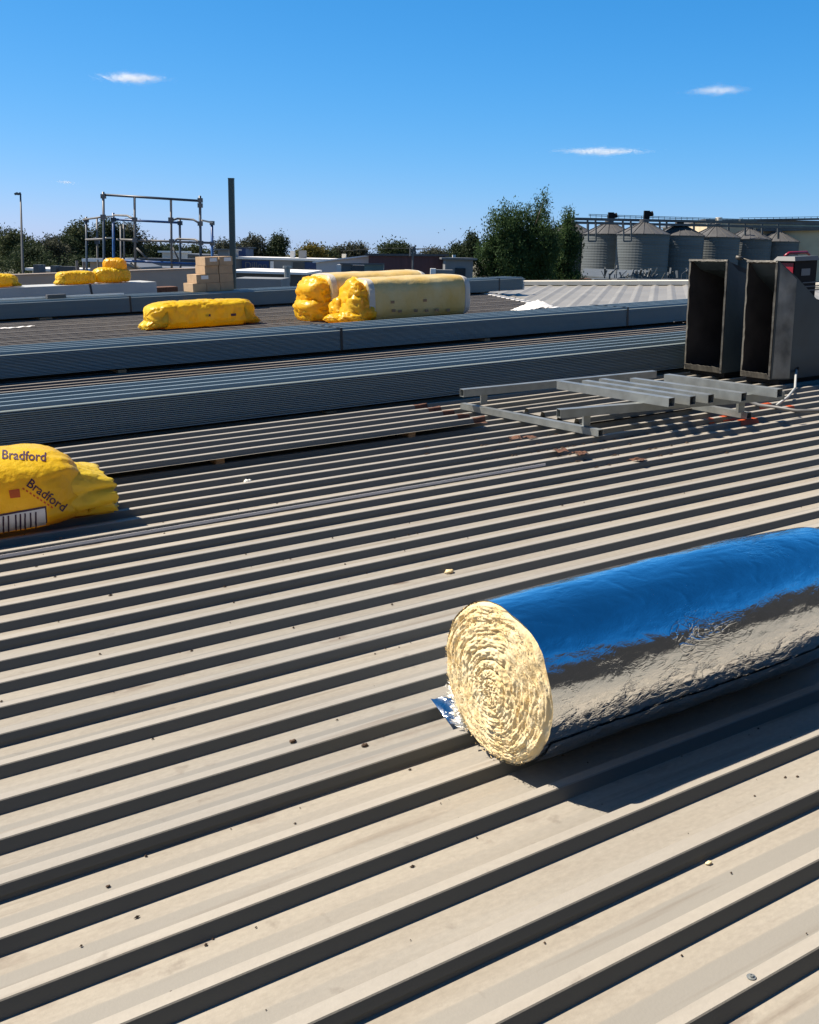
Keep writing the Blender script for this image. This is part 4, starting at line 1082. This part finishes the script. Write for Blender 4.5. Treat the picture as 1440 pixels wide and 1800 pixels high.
bs = building(411, 575, 455, 92., 14, 'greywall', 'long low shop with navy sign panels and white fascia', 'shop_building', 'white', 459, rt_=.18)
onwall(bs, 425, 473, 457.5, 473, 92, 'navywall', 'sign_panel', .14)
onwall(bs, 475, 481, 459, 473, 92, 'white', 'pier', .12); onwall(bs, 515, 536, 460.5, 473, 92, 'darkwall', 'window', .07); onwall(bs, 536, 556, 460.5, 473, 92, 'navywall', 'sign_panel', .12); onwall(bs, 556, 575, 461, 474, 92, 'lightwall', 'panel', .1)
cu = bpy.data.curves.new('lettering', 'FONT'); cu.body = 'Dillon'; cu.size = .78; cu.extrude = .01
to = bpy.data.objects.new('lettering_tmp', cu); COL.objects.link(to); bpy.context.view_layer.update()
me = bpy.data.meshes.new_from_object(to); bpy.data.objects.remove(to)
lo_ = bpy.data.objects.new('lettering', me); COL.objects.link(lo_); me.materials.append(M['tinroof']); lo_.parent = bs
p0 = atd(430, 471.5, 91.8); R3 = Matrix((RT, (0, 0, 1), -FW)).transposed().to_4x4()
R3.translation = p0 - origin(bs); lo_.matrix_local = R3

building(556, 648, 462, 80., 10, 'lightwall', 'pale shed with roof line rising to the right', 'shed', 'white', 450, rt_=.1)
mr_ = building(648, 783, 449.5, 76., 16, 'maroon', 'dark maroon clad flat roofed building behind the packs', 'maroon_building', 'darkwall', 450.5, rt_=.15)
gb = building(783, 832, 456, 70., 12, 'greywall', 'grey building with dark window between maroon building and big tree', 'grey_building', 'tinroof', 457)
onwall(gb, 800, 818, 471, 488, 70, 'glass', 'window', .08)
frontbox(757, 766, 472, 486, 62., 1.2, 'white', 'white_cabinet', 'small white cabinet in front of the grey building', 'cabinet', -5.2)
frontbox(766, 796, 474, 490, 62.5, 1.5, 'greywall', 'plant_unit', 'grey rooftop plant unit right of the white cabinet', 'plant unit', -5.2)
for px0, px1, y0, y1, d, m, lab in ((510, 517, 441, 456, 98, 'lightwall', 'pale square chimney on the shop roof, left one'), (525, 537, 440, 458, 95, 'greywall', 'grey square roof vent right of the pale chimney'), (601, 608, 446, 456, 90, 'cream', 'small cream chimney behind the pale shed'), (777, 783, 447, 455, 86, 'lightwall', 'small white vent above the maroon building right end'), (796, 801, 448, 457, 84, 'white', 'small white roof vent above the grey building')):
    frontbox(px0, px1, y0, y1, d, 1., m, 'roof_vent', lab, 'roof vent', -5.2)
ac = thing('plant_platform', (*atd(603, 478, 58.)[:2], -5.2), 'dark framed plant platform behind the rear pack', 'plant platform', roof=False)
for px0, px1, y0, y1, m, nm in ((592, 600, 465, 480, 'lightwall', 'end_panel'), (600, 618, 464.5, 479, 'steel_dark', 'cabinet'), (618.6, 640, 466, 479, 'darkwall', 'cabinet'), (640.6, 674, 464.5, 478, 'steel_green', 'cabinet')):
    a = atd(px0, y0, 58.); b = atd(px1, y1, 58.); m1 = MB(); m1.obox((a.x, a.y, 0), RT, FW, (V(b.x, b.y, 0) - V(a.x, a.y, 0)).length, 1.5, -5.2, a.z); m1.build(nm, M[m], ac)
ledg = MB(); ledg.beam(atd(598, 463.6, 57.9), atd(676, 464, 57.9), .08, .08); ledg.build('rail', M['steel_dark'], ac)

# nearer flat roofs at middle left
lr = building(408, 530, 479, 50., 8, 'darkwall', 'low dark building with bright white roof edge and vent pipe', 'low_building', 'white', 483, rt_=.1)
frontbox(410, 494, 489, 500, 42., 3., 'greywall', 'roof_plinth', 'low grey plinth block right of the cartons', 'plinth', -5.2)
v = MB(); q = atd(505, 484, 49.); t_ = atd(505, 471, 49.); v.tube([(q.x, q.y, q.z - .3), (t_.x, t_.y, t_.z)], .14, 10); v.tube([(t_.x, t_.y, t_.z), (t_.x, t_.y, t_.z + .09)], .2, 10); v.build('vent_pipe', M['galv'], lr, smooth=False)
#BR  br.lathe((q.x, q.y, -5.2), [(.0, 7.4 + q.z - 0.02), (.12, 7.4 + q.z - .02), (.125, 7.4 + q.z + .16), (.0, 7.4 + q.z + .16)], 12); 
# long blue wall and clutter behind the scaffold
bw = building(236, 352, 472, 60., 6, 'bluewall', 'long low blue wall behind the scaffold with white top edge', 'blue_wall_building', 'tinroof', 474, rt_=.08)
building(250, 352, 457, 68., 3, 'greywall', 'long dark grey shed seen under the scaffold rails', 'shed', 'darkwall', 459)
building(285, 303, 444, 75., 5, 'lightwall', 'small white hut seen through the scaffold', 'hut', 'white', 444)
building(318, 352, 448, 88., 8, 'tinroof', 'grey blue shed seen through right bay of scaffold', 'shed', 'tinroof', 450)
building(383, 402, 440, 90., 5, 'greywall', 'grey block house left of the steel post', 'block_house', 'tinroof', 440)
building(418, 432, 436, 105., 5, 'navywall', 'dark blue plant room behind the shop', 'plant_room', 'darkwall', 436)
building(158, 182, 460, 44., 3, 'tan', 'brown cabin with blue panel left of scaffold', 'cabin', 'white', 460)
building(203, 240, 458, 52., 4, 'tan', 'pinkish rendered wall block behind the peaked yellow bag', 'wall_block', 'tinroof', 474)
building(56, 104, 475, 55., 5, 'lightwall', 'low white roofed building at far left', 'low_building', 'white', 478)
for px0, px1, y0, y1, m, lab in ((58, 68, 465, 473, 'steel_dark', 'dark plant box on the far left roofs, leftmost of three'), (88, 98, 467, 474, 'steel_dark', 'dark plant box on the far left roofs, middle of three'), (104, 129, 468, 476, 'darkwall', 'wide dark plant box on the far left roofs')):
    frontbox(px0, px1, y0, y1, 53., 1., m, 'plant_box', lab, 'plant box', -5.2)
for px, lab in ((135, 'thin bare post left of the scaffold, left one'), (147, 'thin bare post left of the scaffold, right one')):
    b = MB(); q = atd(px, 458, 46.); b.tube([(q.x, q.y, -5.2), q], .06, 6); tag(b.build('bare_post', M['scaf']), lab, 'post', roof=False)

b = MB(); b.box(-14, 30, -16, -2.75, -5.2, 3.6); tag(b.build('added_backdrop', M['backdrop']), 'unseen dark block added behind the photographer, mirrored in the foil', 'added_backdrop', roof=False)  # unseen box, added to give the foil a dark reflection
# antenna
q = atd(726, 480, 70.); t_ = atd(726, 433, 70.)
an = gthing('tv_antenna', (q.x, q.y, -5.2), 'television antenna on thin mast before the maroon building', 'antenna')
b = MB(); b.tube([(q.x, q.y, -5.2), t_], .07, 6); b.build('mast', M['steel_dark'], an)
b = MB(); b.tube([atd(722, 438.5, 70.), atd(762, 436.5, 70.)], .035, 6); b.build('boom', M['steel_dark'], an)
for i in range(7):
    c_ = atd(735 + i * 4, 437.8 - i * .2, 70.); b = MB(); fw = Vector(FW); b.tube([c_ - fw * .4 - V(0, 0, .05), c_ + fw * .4 + V(0, 0, .05)], .015, 5); b.build('element', M['steel_dark'], an)
b = MB(); b.tube([atd(731, 431, 70.), atd(728, 437, 70.), atd(731, 446, 70.)], .09, 6); b.build('reflector', M['steel_dark'], an)
b = MB(); b.tube([atd(721.5, 435, 70.), atd(721.5, 450, 70.)], .08, 6); b.build('bracket', M['steel_dark'], an)

# power line
b = MB(); b.tube([atd(600, 441, 140.), atd(680, 436, 140.), atd(800, 437.5, 140.)], .02, 5); tag(b.build('power_line', M['steel_dark']), 'thin overhead wire above the maroon building', 'wire', roof=False)

# ------------------------------------------------------------------ silos and their gantry
SG = 'grain silos in a row'
def silo(pxc, d, yeave, rad, label):
    c_ = atd(pxc, yeave, d + rad); t = gthing('silo', (c_.x, c_.y, -5.2), label, 'silo', SG)
    H = c_.z + 5.2; prof = [(rad, 0)]; n = 26
    for i in range(n):
        z = H * i / n; dz = H / n
        prof += [(rad + .0, z + .02), (rad + .02, z + dz * .5), (rad, z + dz - .02)]
    b = MB(); b.lathe((c_.x, c_.y, -5.2), prof, 48); b.build('shell', M['silo'], t)
    rp = [(rad + .18, H - .05), (rad + .18, H + .04), (.7, H + rad * .43), (.7, H + rad * .43 + .5), (0, H + rad * .43 + .55)]
    b = MB(); b.lathe((c_.x, c_.y, -5.2), rp, 24); b.build('cone_roof', M['silo_roof'], t)
    for k in range(16):
        a = 2 * math.pi * k / 16; b = MB(); b.beam((c_.x + math.cos(a) * (rad + .12), c_.y + math.sin(a) * (rad + .12), c_.z + .08), (c_.x + math.cos(a) * .72, c_.y + math.sin(a) * .72, c_.z + rad * .43 + .05), .10, .10); b.build('roof_rib', M['silo_roof'], t)
    return t, c_
SL = [silo(1002, 178, 411, 4.1, 'grain silo farthest left, half hidden behind the tall tree'), silo(1070, 172, 412, 4.1, 'second grain silo from the tree, sunlit on its left side'),
      silo(1131, 164, 412, 4.0, 'third grain silo from the tree, nearest, brightly sunlit left flank'), silo(1193, 170, 415, 4.0, 'grain silo just right of the nearest sunlit silo'),
      silo(1257, 176, 417.5, 4.0, 'grain silo in the middle of the shaded row'), silo(1315, 182, 421, 3.9, 'second last grain silo, above the left duct mouth'), silo(1366, 186, 425, 3.7, 'last grain silo at the right, beside the beige shed')]
gt = gthing('conveyor_gantry', (*atd(1200, 400, 176)[:2], -5.2), 'long steel conveyor gantry with handrails running over the silo tops', 'gantry')
G0, G1 = atd(1004, 381, 178), atd(1460, 391, 186)
def gline(y0, y1, w_, h_, m, nm, x0=1004, x1=1460, d0=178, d1=186):
    b = MB(); b.beam(atd(x0, y0, d0), atd(x1, y1, d1), w_, h_); b.build(nm, M[m], gt)
gline(384.5, 394, 1.6, .36, 'steel_dark', 'conveyor', d0=168, d1=180); gline(391, 401, 1.4, .34, 'steel_dark', 'walkway_beam', d0=168, d1=180); gline(379, 388, .12, .10, 'steel_green', 'handrail', 1035, 1330, 178, 183); gline(376.5, 386, .10, .08, 'steel_green', 'handrail', 1035, 1330, 178, 183)
gline(383, 380.5, .1, .08, 'steel_green', 'handrail', 1300, 1460, 190, 190); gline(387, 384.5, 1.4, .3, 'steel_dark', 'upper_walkway', 1300, 1460, 190, 190); gline(397, 394, 1.2, .4, 'white', 'duct_run', 1380, 1460, 192, 192)
gline(404, 402, 1.2, .5, 'steel_dark', 'walkway_beam', 1330, 1460, 190, 190)
for i in range(30):
    x = 1038 + i * 10; s_ = (x - 1035) / 295; b = MB(); b.beam(atd(x, 377 + s_ * 9, 178 + 5 * s_), atd(x, 384 + s_ * 8, 178 + 5 * s_), .07, .07, up=tuple(FW)); b.build('rail_post', M['steel_green'], gt)
for i in range(14):
    x = 1305 + i * 11; b = MB(); s_ = i / 13; b.beam(atd(x, 383 - 2.5 * s_, 190), atd(x, 387 - 2.5 * s_, 190), .07, .07, up=tuple(FW)); b.build('rail_post', M['steel_green'], gt)
for x in (1033, 1047, 1095, 1109, 1160, 1172, 1220, 1250, 1281, 1310, 1340, 1368):
    s_ = (x - 1004) / 456; b = MB(); b.beam(atd(x, 384 + 10 * s_, 178 + 8 * s_), atd(x, 412 + 10 * s_, 178 + 8 * s_), .28, .28, up=tuple(FW)); b.build('leg', M['steel_dark'], gt)
for x in (1035, 1097):
    for xx in (x - .5, x + 13): 
        b = MB(); b.beam(atd(xx, 392, 163.), atd(xx, 424, 163.), .2, .2, up=tuple(FW)); b.build('ladder_post', M['steel_dark'], gt)
    b = MB(); b.beam(atd(x - .5, 424, 163.), atd(x + 13, 424, 163.), .25, .25); b.build('platform_edge', M['steel_dark'], gt)
for x, y in ((1074, 380), (1137, 377)):
    b = MB(); c_ = atd(x, y, 177.); b.beam(c_ - V(0, 0, .9), c_ + V(0, 0, .6), .9, .7, up=tuple(FW)); b.tube([c_ + Vector(RT) * .3, c_ + Vector(RT) * 1.0 + V(0, 0, .2)], .4, 10); b.build('drive_motor', M['black'], gt)
b = MB(); c_ = atd(1264, 386, 182.); b.lathe(c_ - V(0, 0, .6), [(0, 0), (.55, 0), (.55, .95), (0, 1.0)], 16); b.build('hopper', M['cream'], gt, smooth=False)
S0, S1 = atd(1368, 405, 240.), atd(1500, 402, 190.)
bl_ = gthing('store_building', (S0.x, S0.y, -5.2), 'beige ribbed clad store building right behind the last silo', 'building')
u_ = V(S1.x - S0.x, S1.y - S0.y, 0); ln = u_.length; u_.normalize(); w_n = V(-u_.y, u_.x, 0)
if w_n.dot(Vector(FW)) < 0: w_n = -w_n
b = MB(); b.obox(S0, u_, w_n, ln, 25, -5.2, S0.z); b.build('wall', M['beige'], bl_)
b = MB(); b.obox(S0 - u_ * .4 - w_n * .4, u_, w_n, ln + .8, 25.8, S0.z + .003, S0.z + .35); b.build('roof', M['tinroof'], bl_)
for i in range(40):
    p = S0 + u_ * (ln * (i + .5) / 40) - w_n * .12; b = MB(); b.obox(p, u_, w_n, .35, .11, -5.2, S0.z - .05)
    b.build('cladding_rib', M['beige'], bl_)
for a, c_, w_ in (((1405, 447), (1440, 405), .5), ((1437, 405), (1437, 450), .45), ((1378, 405), (1380, 445), .4), ((1425, 405), (1420, 450), .35)):
    b = MB(); b.beam(atd(*a, 196), atd(*c_, 196), w_, w_, up=tuple(FW)); b.build('brace', M['steel_dark'], gt)
sk = gthing('lean_to_roof', (*atd(1070, 480, 120)[:2], -5.2), 'low grey lean-to roof in front of the silos', 'lean-to roof')
b = MB(); a, c_, e, f_ = atd(1023, 487, 120), atd(1085, 491, 116), atd(1148, 478, 124), atd(1026, 474, 140); h = V(0, 0, .15)
b.hexa([a, c_, e, f_, a + h, c_ + h, e + h, f_ + h]); b.build('roof', M['steel_dark'], sk)
for px in (1026, 1083, 1140):
    b = MB(); q = atd(px, 490, 121); b.tube([(q.x, q.y, -5.2), (q.x, q.y, q.z + .3)], .12, 6); b.build('leg', M['steel_dark'], sk)
yard = [(1000, 1040, 489, 'rust', 'rust brown low stack of pallets below the silos'), (1045, 1075, 490, 'steel_dark', 'dark machinery heap under the lean-to roof'), (1085, 1120, 490, 'darkwall', 'dark plant block at the right of the lean-to'), (1125, 1170, 491, 'steel_dark', 'low dark plant row below the nearest silo'), (1175, 1240, 491, 'darkwall', 'low brownish shed roof before the shaded silos')]
for px0, px1, y0, m, lab in yard:
    frontbox(px0, px1, y0, 500, 100., 3., m, 'yard_block', lab, 'yard block', -5.2)
r5 = random.Random(2)
pf = MB()
for i in range(46):
    x = r5.uniform(1060, 1230); y = r5.uniform(481, 492); c_ = atd(x, y, 105); s_ = r5.uniform(.06, .2); pf.beam(c_, c_ + V(r5.uniform(-.5, .5), r5.uniform(-.5, .5), r5.uniform(.2, .9)), s_, s_ * .8)
    pf.beam((c_.x, c_.y, -5.2), c_, .08, .08, up=tuple(FW))
tag(pf.build('yard_plant', M['steel_dark']), 'clutter of small pipework and fittings in front of the silos', 'pipework', kind='stuff', roof=False)

# ------------------------------------------------------------------ trees
def leaf_cloud(blobs, n, size, hang, seed, fill=.55):
    """leaf sized faces through the volume of several lobes; hang = 0 leaves any way up, 1 leaves droop"""
    r = random.Random(seed); vs = []; fs = []
    wts = [b[3] * b[4] * b[5] for b in blobs]; tot = sum(wts)
    for (x, y, z, a, b, c_), w_ in zip(blobs, wts):
        m_ = int(n * (w_ / tot) ** 1.0) + 4
        clumps = []
        for _ in range(max(6, m_ // 26)):
            d = V(r.gauss(0, 1), r.gauss(0, 1), r.gauss(0, 1)).normalized(); q = r.uniform(fill, 1.08) ; clumps.append(V(x + d.x * a * q, y + d.y * b * q, z + d.z * c_ * q))
        for i in range(m_):
            cl = r.choice(clumps); s = size * r.uniform(.6, 1.4); sp_ = size * 2.1
            p = cl + V(r.gauss(0, sp_ * .6), r.gauss(0, sp_ * .6), r.gauss(0, sp_ * (.5 + hang * .9)) - hang * sp_ * .4)
            d = V(r.uniform(-1, 1), r.uniform(-1, 1), r.uniform(-1, 1)); d = d.lerp(V(r.uniform(-.3, .3), r.uniform(-.3, .3), -1), hang * .85)
            if d.length < .1: d = V(0, 0, 1)
            d.normalize(); n_ = d.cross(V(r.uniform(-1, 1), r.uniform(-1, 1), r.uniform(-1, 1)))
            if n_.length < .05: continue
            n_.normalize(); L_ = s * (1 + 1.1 * hang); w2 = s * (.62 - .3 * hang)
            o = len(vs); vs += [p - d * L_ * .5, p + n_ * w2 * .5, p + d * L_ * .5, p - n_ * w2 * .5]; fs.append((o, o + 1, o + 2, o + 3))
    return vs, fs


def tree(pxc, ytop, ybot, wpx, d, kind, seed, label, name='tree', m='leaf_dark', n=2600, group=None, shape=None, hang=.15, leafpx=3.):
    base = atd(pxc, ybot, d); top = atd(pxc, ytop, d); r = random.Random(seed)
    pxm = d / FPX; wid = wpx * pxm; zt_, zc0 = top.z, base.z
    t = gthing(name, (base.x, base.y, -5.2), label, 'tree', group)
    rt, fw = Vector(RT), Vector(FW); hgt = zt_ - zc0; blobs = []
    if shape is None:
        k = 7 if kind == 'round' else 9
        for i in range(k):
            u = r.uniform(-.36, .36); f_ = r.uniform(-.3, .3); h = r.uniform(.25, .86) if i else .74
            rad = r.uniform(.22, .32); 
            lim = 1 - abs(u) * 1.2
            c_ = base + rt * (u * wid) + fw * (f_ * wid); z = zc0 + hgt * min(h, .97 - rad * .55) * (.55 + .45 * lim)
            blobs.append((c_.x, c_.y, z, rad * wid, rad * wid, rad * hgt * .62))
        c_ = base; blobs.append((c_.x, c_.y, zc0 + hgt * .78, .26 * wid, .26 * wid, .21 * hgt)); blobs.append((c_.x, c_.y, zc0 + hgt * .35, .42 * wid, .42 * wid, .33 * hgt))
    else:
        for u, h, a, c2 in shape:
            f_ = r.uniform(-.15, .15); c_ = base + rt * (u * wid) + fw * (f_ * wid); blobs.append((c_.x, c_.y, zc0 + hgt * h, a * wid, a * wid, c2 * hgt))
    vs, fs = leaf_cloud(blobs, n, leafpx * pxm, hang, seed, .35 if shape else .5)
    mb = MB(); mb.add(vs, fs); mb.build('crown', M[m], t)
    b = MB(); b0 = V(base.x, base.y, -5.2); tr = max(.12, wid * .035)
    b.tube([b0, b0 + V(r.uniform(-.2, .2), r.uniform(-.2, .2), (zc0 + 7.4) * .6 + hgt * .2), V(base.x, base.y, zc0 + hgt * .6)], [tr, tr * .75, tr * .3], 8)
    for bl in blobs[:6]: b.tube([V(base.x, base.y, zc0 + hgt * .1), V((base.x + bl[0]) / 2, (base.y + bl[1]) / 2, (zc0 + hgt * .2 + bl[2]) / 2), V(bl[0], bl[1], bl[2])], [tr * .6, tr * .35, tr * .1], 6)
    b.build('trunk', M['bark'], t)
    return t

TG = 'trees along the horizon'
tree(915, 326, 506, 168, 72., 'w', 31, 'big drooping dark green tree left of the silos', 'weeping_tree', 'leaf_gum', 52000, None,
     [(-.20, .58, .19, .22), (-.34, .33, .13, .22), (.0, .60, .17, .21), (.18, .66, .095, .24), (.18, .84, .055, .14), (.20, .46, .17, .24), (-.1, .30, .28, .28), (.12, .22, .24, .22), (-.36, .16, .13, .14), (.30, .45, .10, .2), (.02, .10, .34, .10)], .5, 3.3)
tree(992, 360, 506, 58, 76., 'w', 32, 'narrower dark tree between the big tree and the silos', 'weeping_tree', 'leaf_gum', 15000, None,
     [(.0, .80, .22, .16), (-.05, .60, .38, .2), (.12, .5, .35, .2), (-.1, .28, .45, .25), (.1, .1, .5, .12), (.0, .9, .14, .08)], .5, 3.1)
far_trees = [(-4, 393, 478, 60, 118, 'leaf_dark', 'tall dark tree at the far left picture edge'), (32, 402, 480, 58, 112, 'leaf_mid', 'leafy tree behind the floodlight pole'), (58, 428, 480, 56, 108, 'leaf_dark', 'low dark tree right of the floodlight pole'),
             (92, 413, 478, 50, 116, 'leaf_grey', 'grey green gum tree left of the scaffold, first'), (118, 411, 478, 48, 120, 'leaf_dark', 'dark gum tree left of the scaffold, second'), (148, 388, 478, 52, 122, 'leaf_mid', 'tall gum tree just behind scaffold left edge'),
             (192, 385, 474, 62, 124, 'leaf_dark', 'tall dense gum tree behind the left scaffold bay'), (232, 386, 470, 52, 126, 'leaf_grey', 'tall gum tree behind the scaffold middle'), (268, 424, 468, 50, 140, 'leaf_dark', 'low tree behind the scaffold right bay'), (300, 432, 466, 60, 150, 'leaf_dark', 'flat low tree seen under the scaffold rail'), (336, 431, 466, 44, 150, 'leaf_mid', 'small round tree behind scaffold right post'),
             (392, 424, 466, 40, 140, 'leaf_grey', 'small tree just left of the steel post'), (446, 416, 460, 56, 150, 'leaf_grey', 'wide grey green tree right of the steel post'), (491, 413, 458, 32, 150, 'leaf_dark', 'dense upright dark tree right of the wide one'), (549, 430, 460, 44, 140, 'leaf_gold', 'small yellowing tree above the shop roof'), (574, 442, 460, 34, 150, 'leaf_dark', 'low dark bush right of yellowing tree'),
             (600, 436, 458, 44, 160, 'leaf_grey', 'pale grey tree left above the pale shed'), (624, 430, 456, 40, 160, 'leaf_grey', 'bare looking grey tree above the pale shed'), (694, 425, 455, 60, 150, 'leaf_dark', 'dark domed tree left above the maroon building'), (765, 441, 455, 44, 170, 'leaf_grey', 'small hazy tree above the maroon building right part'), (812, 428, 462, 46, 130, 'leaf_dark', 'round dark tree left of the big drooping tree'), (828, 409, 462, 26, 128, 'leaf_dark', 'slim dark tree touching the big drooping tree'), (530, 446, 460, 30, 160, 'leaf_dark', 'small dark tree behind the grey roof vent'), (470, 444, 460, 60, 165, 'leaf_dark', 'low dark hedge like tree behind the shop'), (360, 446, 468, 50, 165, 'leaf_dark', 'low dark tree behind the right scaffold leg')]
for i, (px, yt, yb, wpx, d, m, lab) in enumerate(far_trees):
    big = (yb - yt) * wpx
    tree(px, yt, yb, wpx * 1.12, d, 'round', 60 + i, lab, 'tree', m, int(1800 + big * 1.7), TG, None, .25, 3.2)
hd = MB(); vs, fs = leaf_cloud([(*atd(x, 474, 100)[:], 3.0, 3.0, 1.6) for x in range(-20, 240, 18)], 6000, .18, .1, 77); hd.add(vs, fs)
tag(hd.build('scrub', M['leaf_dark']), 'mass of dark scrub filling the gaps below the left trees', 'scrub', kind='stuff', roof=False)
hd = MB(); vs, fs = leaf_cloud([(*atd(x, 470, 190)[:], 6.0, 5.0, 3.2) for x in range(240, 860, 30)], 5200, .34, .1, 78); hd.add(vs, fs)
tag(hd.build('far_woodland', M['leaf_dark']), 'far dark belt of woodland behind the buildings', 'woodland', kind='stuff', roof=False)

# ------------------------------------------------------------------ birds
for i, (px, py, up) in enumerate(((781.5, 404, .5), (771, 409, .15), (810, 402, .3), (793, 425, .25))):
    c_ = atd(px, py, 62.); rt = Vector(RT); fw = Vector(FW); b = MB(); s = .17
    b.tube([c_ - fw * s * .6, c_, c_ + fw * s * .6 + V(0, 0, .01)], [.012, .03, .012], 6)
    for sg in (-1, 1):
        w0 = c_; w1 = c_ + rt * sg * s * .5 + V(0, 0, up * s * 1.0); w2 = c_ + rt * sg * s + V(0, 0, up * s * .6) - fw * .03
        b.add([w0 + fw * .04, w0 - fw * .05, w1 + fw * .04, w1 - fw * .05, w2], [(0, 1, 3, 2), (2, 3, 4), (2, 3, 1, 0), (4, 3, 2)])
    tag(b.build('bird', M['bird']), ['flying bird with raised wings, largest of the four over the maroon building', 'flying bird lower left of the largest one', 'flying bird farthest right, nearest the big tree', 'flying bird lowest of the four'][i], 'bird', 'birds over the maroon building', roof=False)

# ------------------------------------------------------------------ clouds
cm = mat('cloud_white', (.93, .94, .95), rough=1., spec=0., transl=.5)
r6 = random.Random(9)
for px, py, wpx, hpx, n_, lab in ((232, 137, 100, 13, 9000, 'small white cloud high at upper left'), (1262, 159, 92, 13, 5000, 'small faint cloud at upper right'), (1058, 266, 138, 13, 9000, 'flat thin cloud above the big drooping tree'), (115, 320, 22, 6, 300, 'tiny faint cloud low at the left')):
    d = 2600.; k = d / FPX; c_ = atd(px, py, d); rt = Vector(RT); fw = Vector(FW); b = MB()
    for i in range(n_):
        u = r6.gauss(0, .21); v = r6.gauss(0, .22) * (1 - .9 * min(1, abs(u) * 1.8)) + .25 * noise.noise((u * 7, px, 0))
        q = c_ + rt * (u * wpx * k) + V(0, 0, (v + .10 * u) * hpx * k) + fw * r6.gauss(0, 25)
        a_ = V(r6.gauss(0, 1), r6.gauss(0, 1), r6.gauss(0, 1)).normalized(); b_ = a_.orthogonal().normalized() ; s_ = k * r6.uniform(.22, .42)
        b.add([q - a_ * s_, q + b_ * s_, q + a_ * s_, q - b_ * s_], [(0, 1, 2, 3)])
    tag(b.build('cloud', cm), lab, 'cloud', 'small clouds', roof=False)

# ------------------------------------------------------------------ set the roof and all on it at its true slope in the level world
bpy.context.view_layer.update()
T = Matrix.Translation(Vector(EYEV)); GM = T @ Matrix(GROT.tolist()).to_4x4() @ T.inverted()
for o in ROOFED:
    o.matrix_basis = GM @ o.matrix_basis
for o in bpy.data.objects:
    for k in ('org', 'text'):
        if k in o: del o[k]
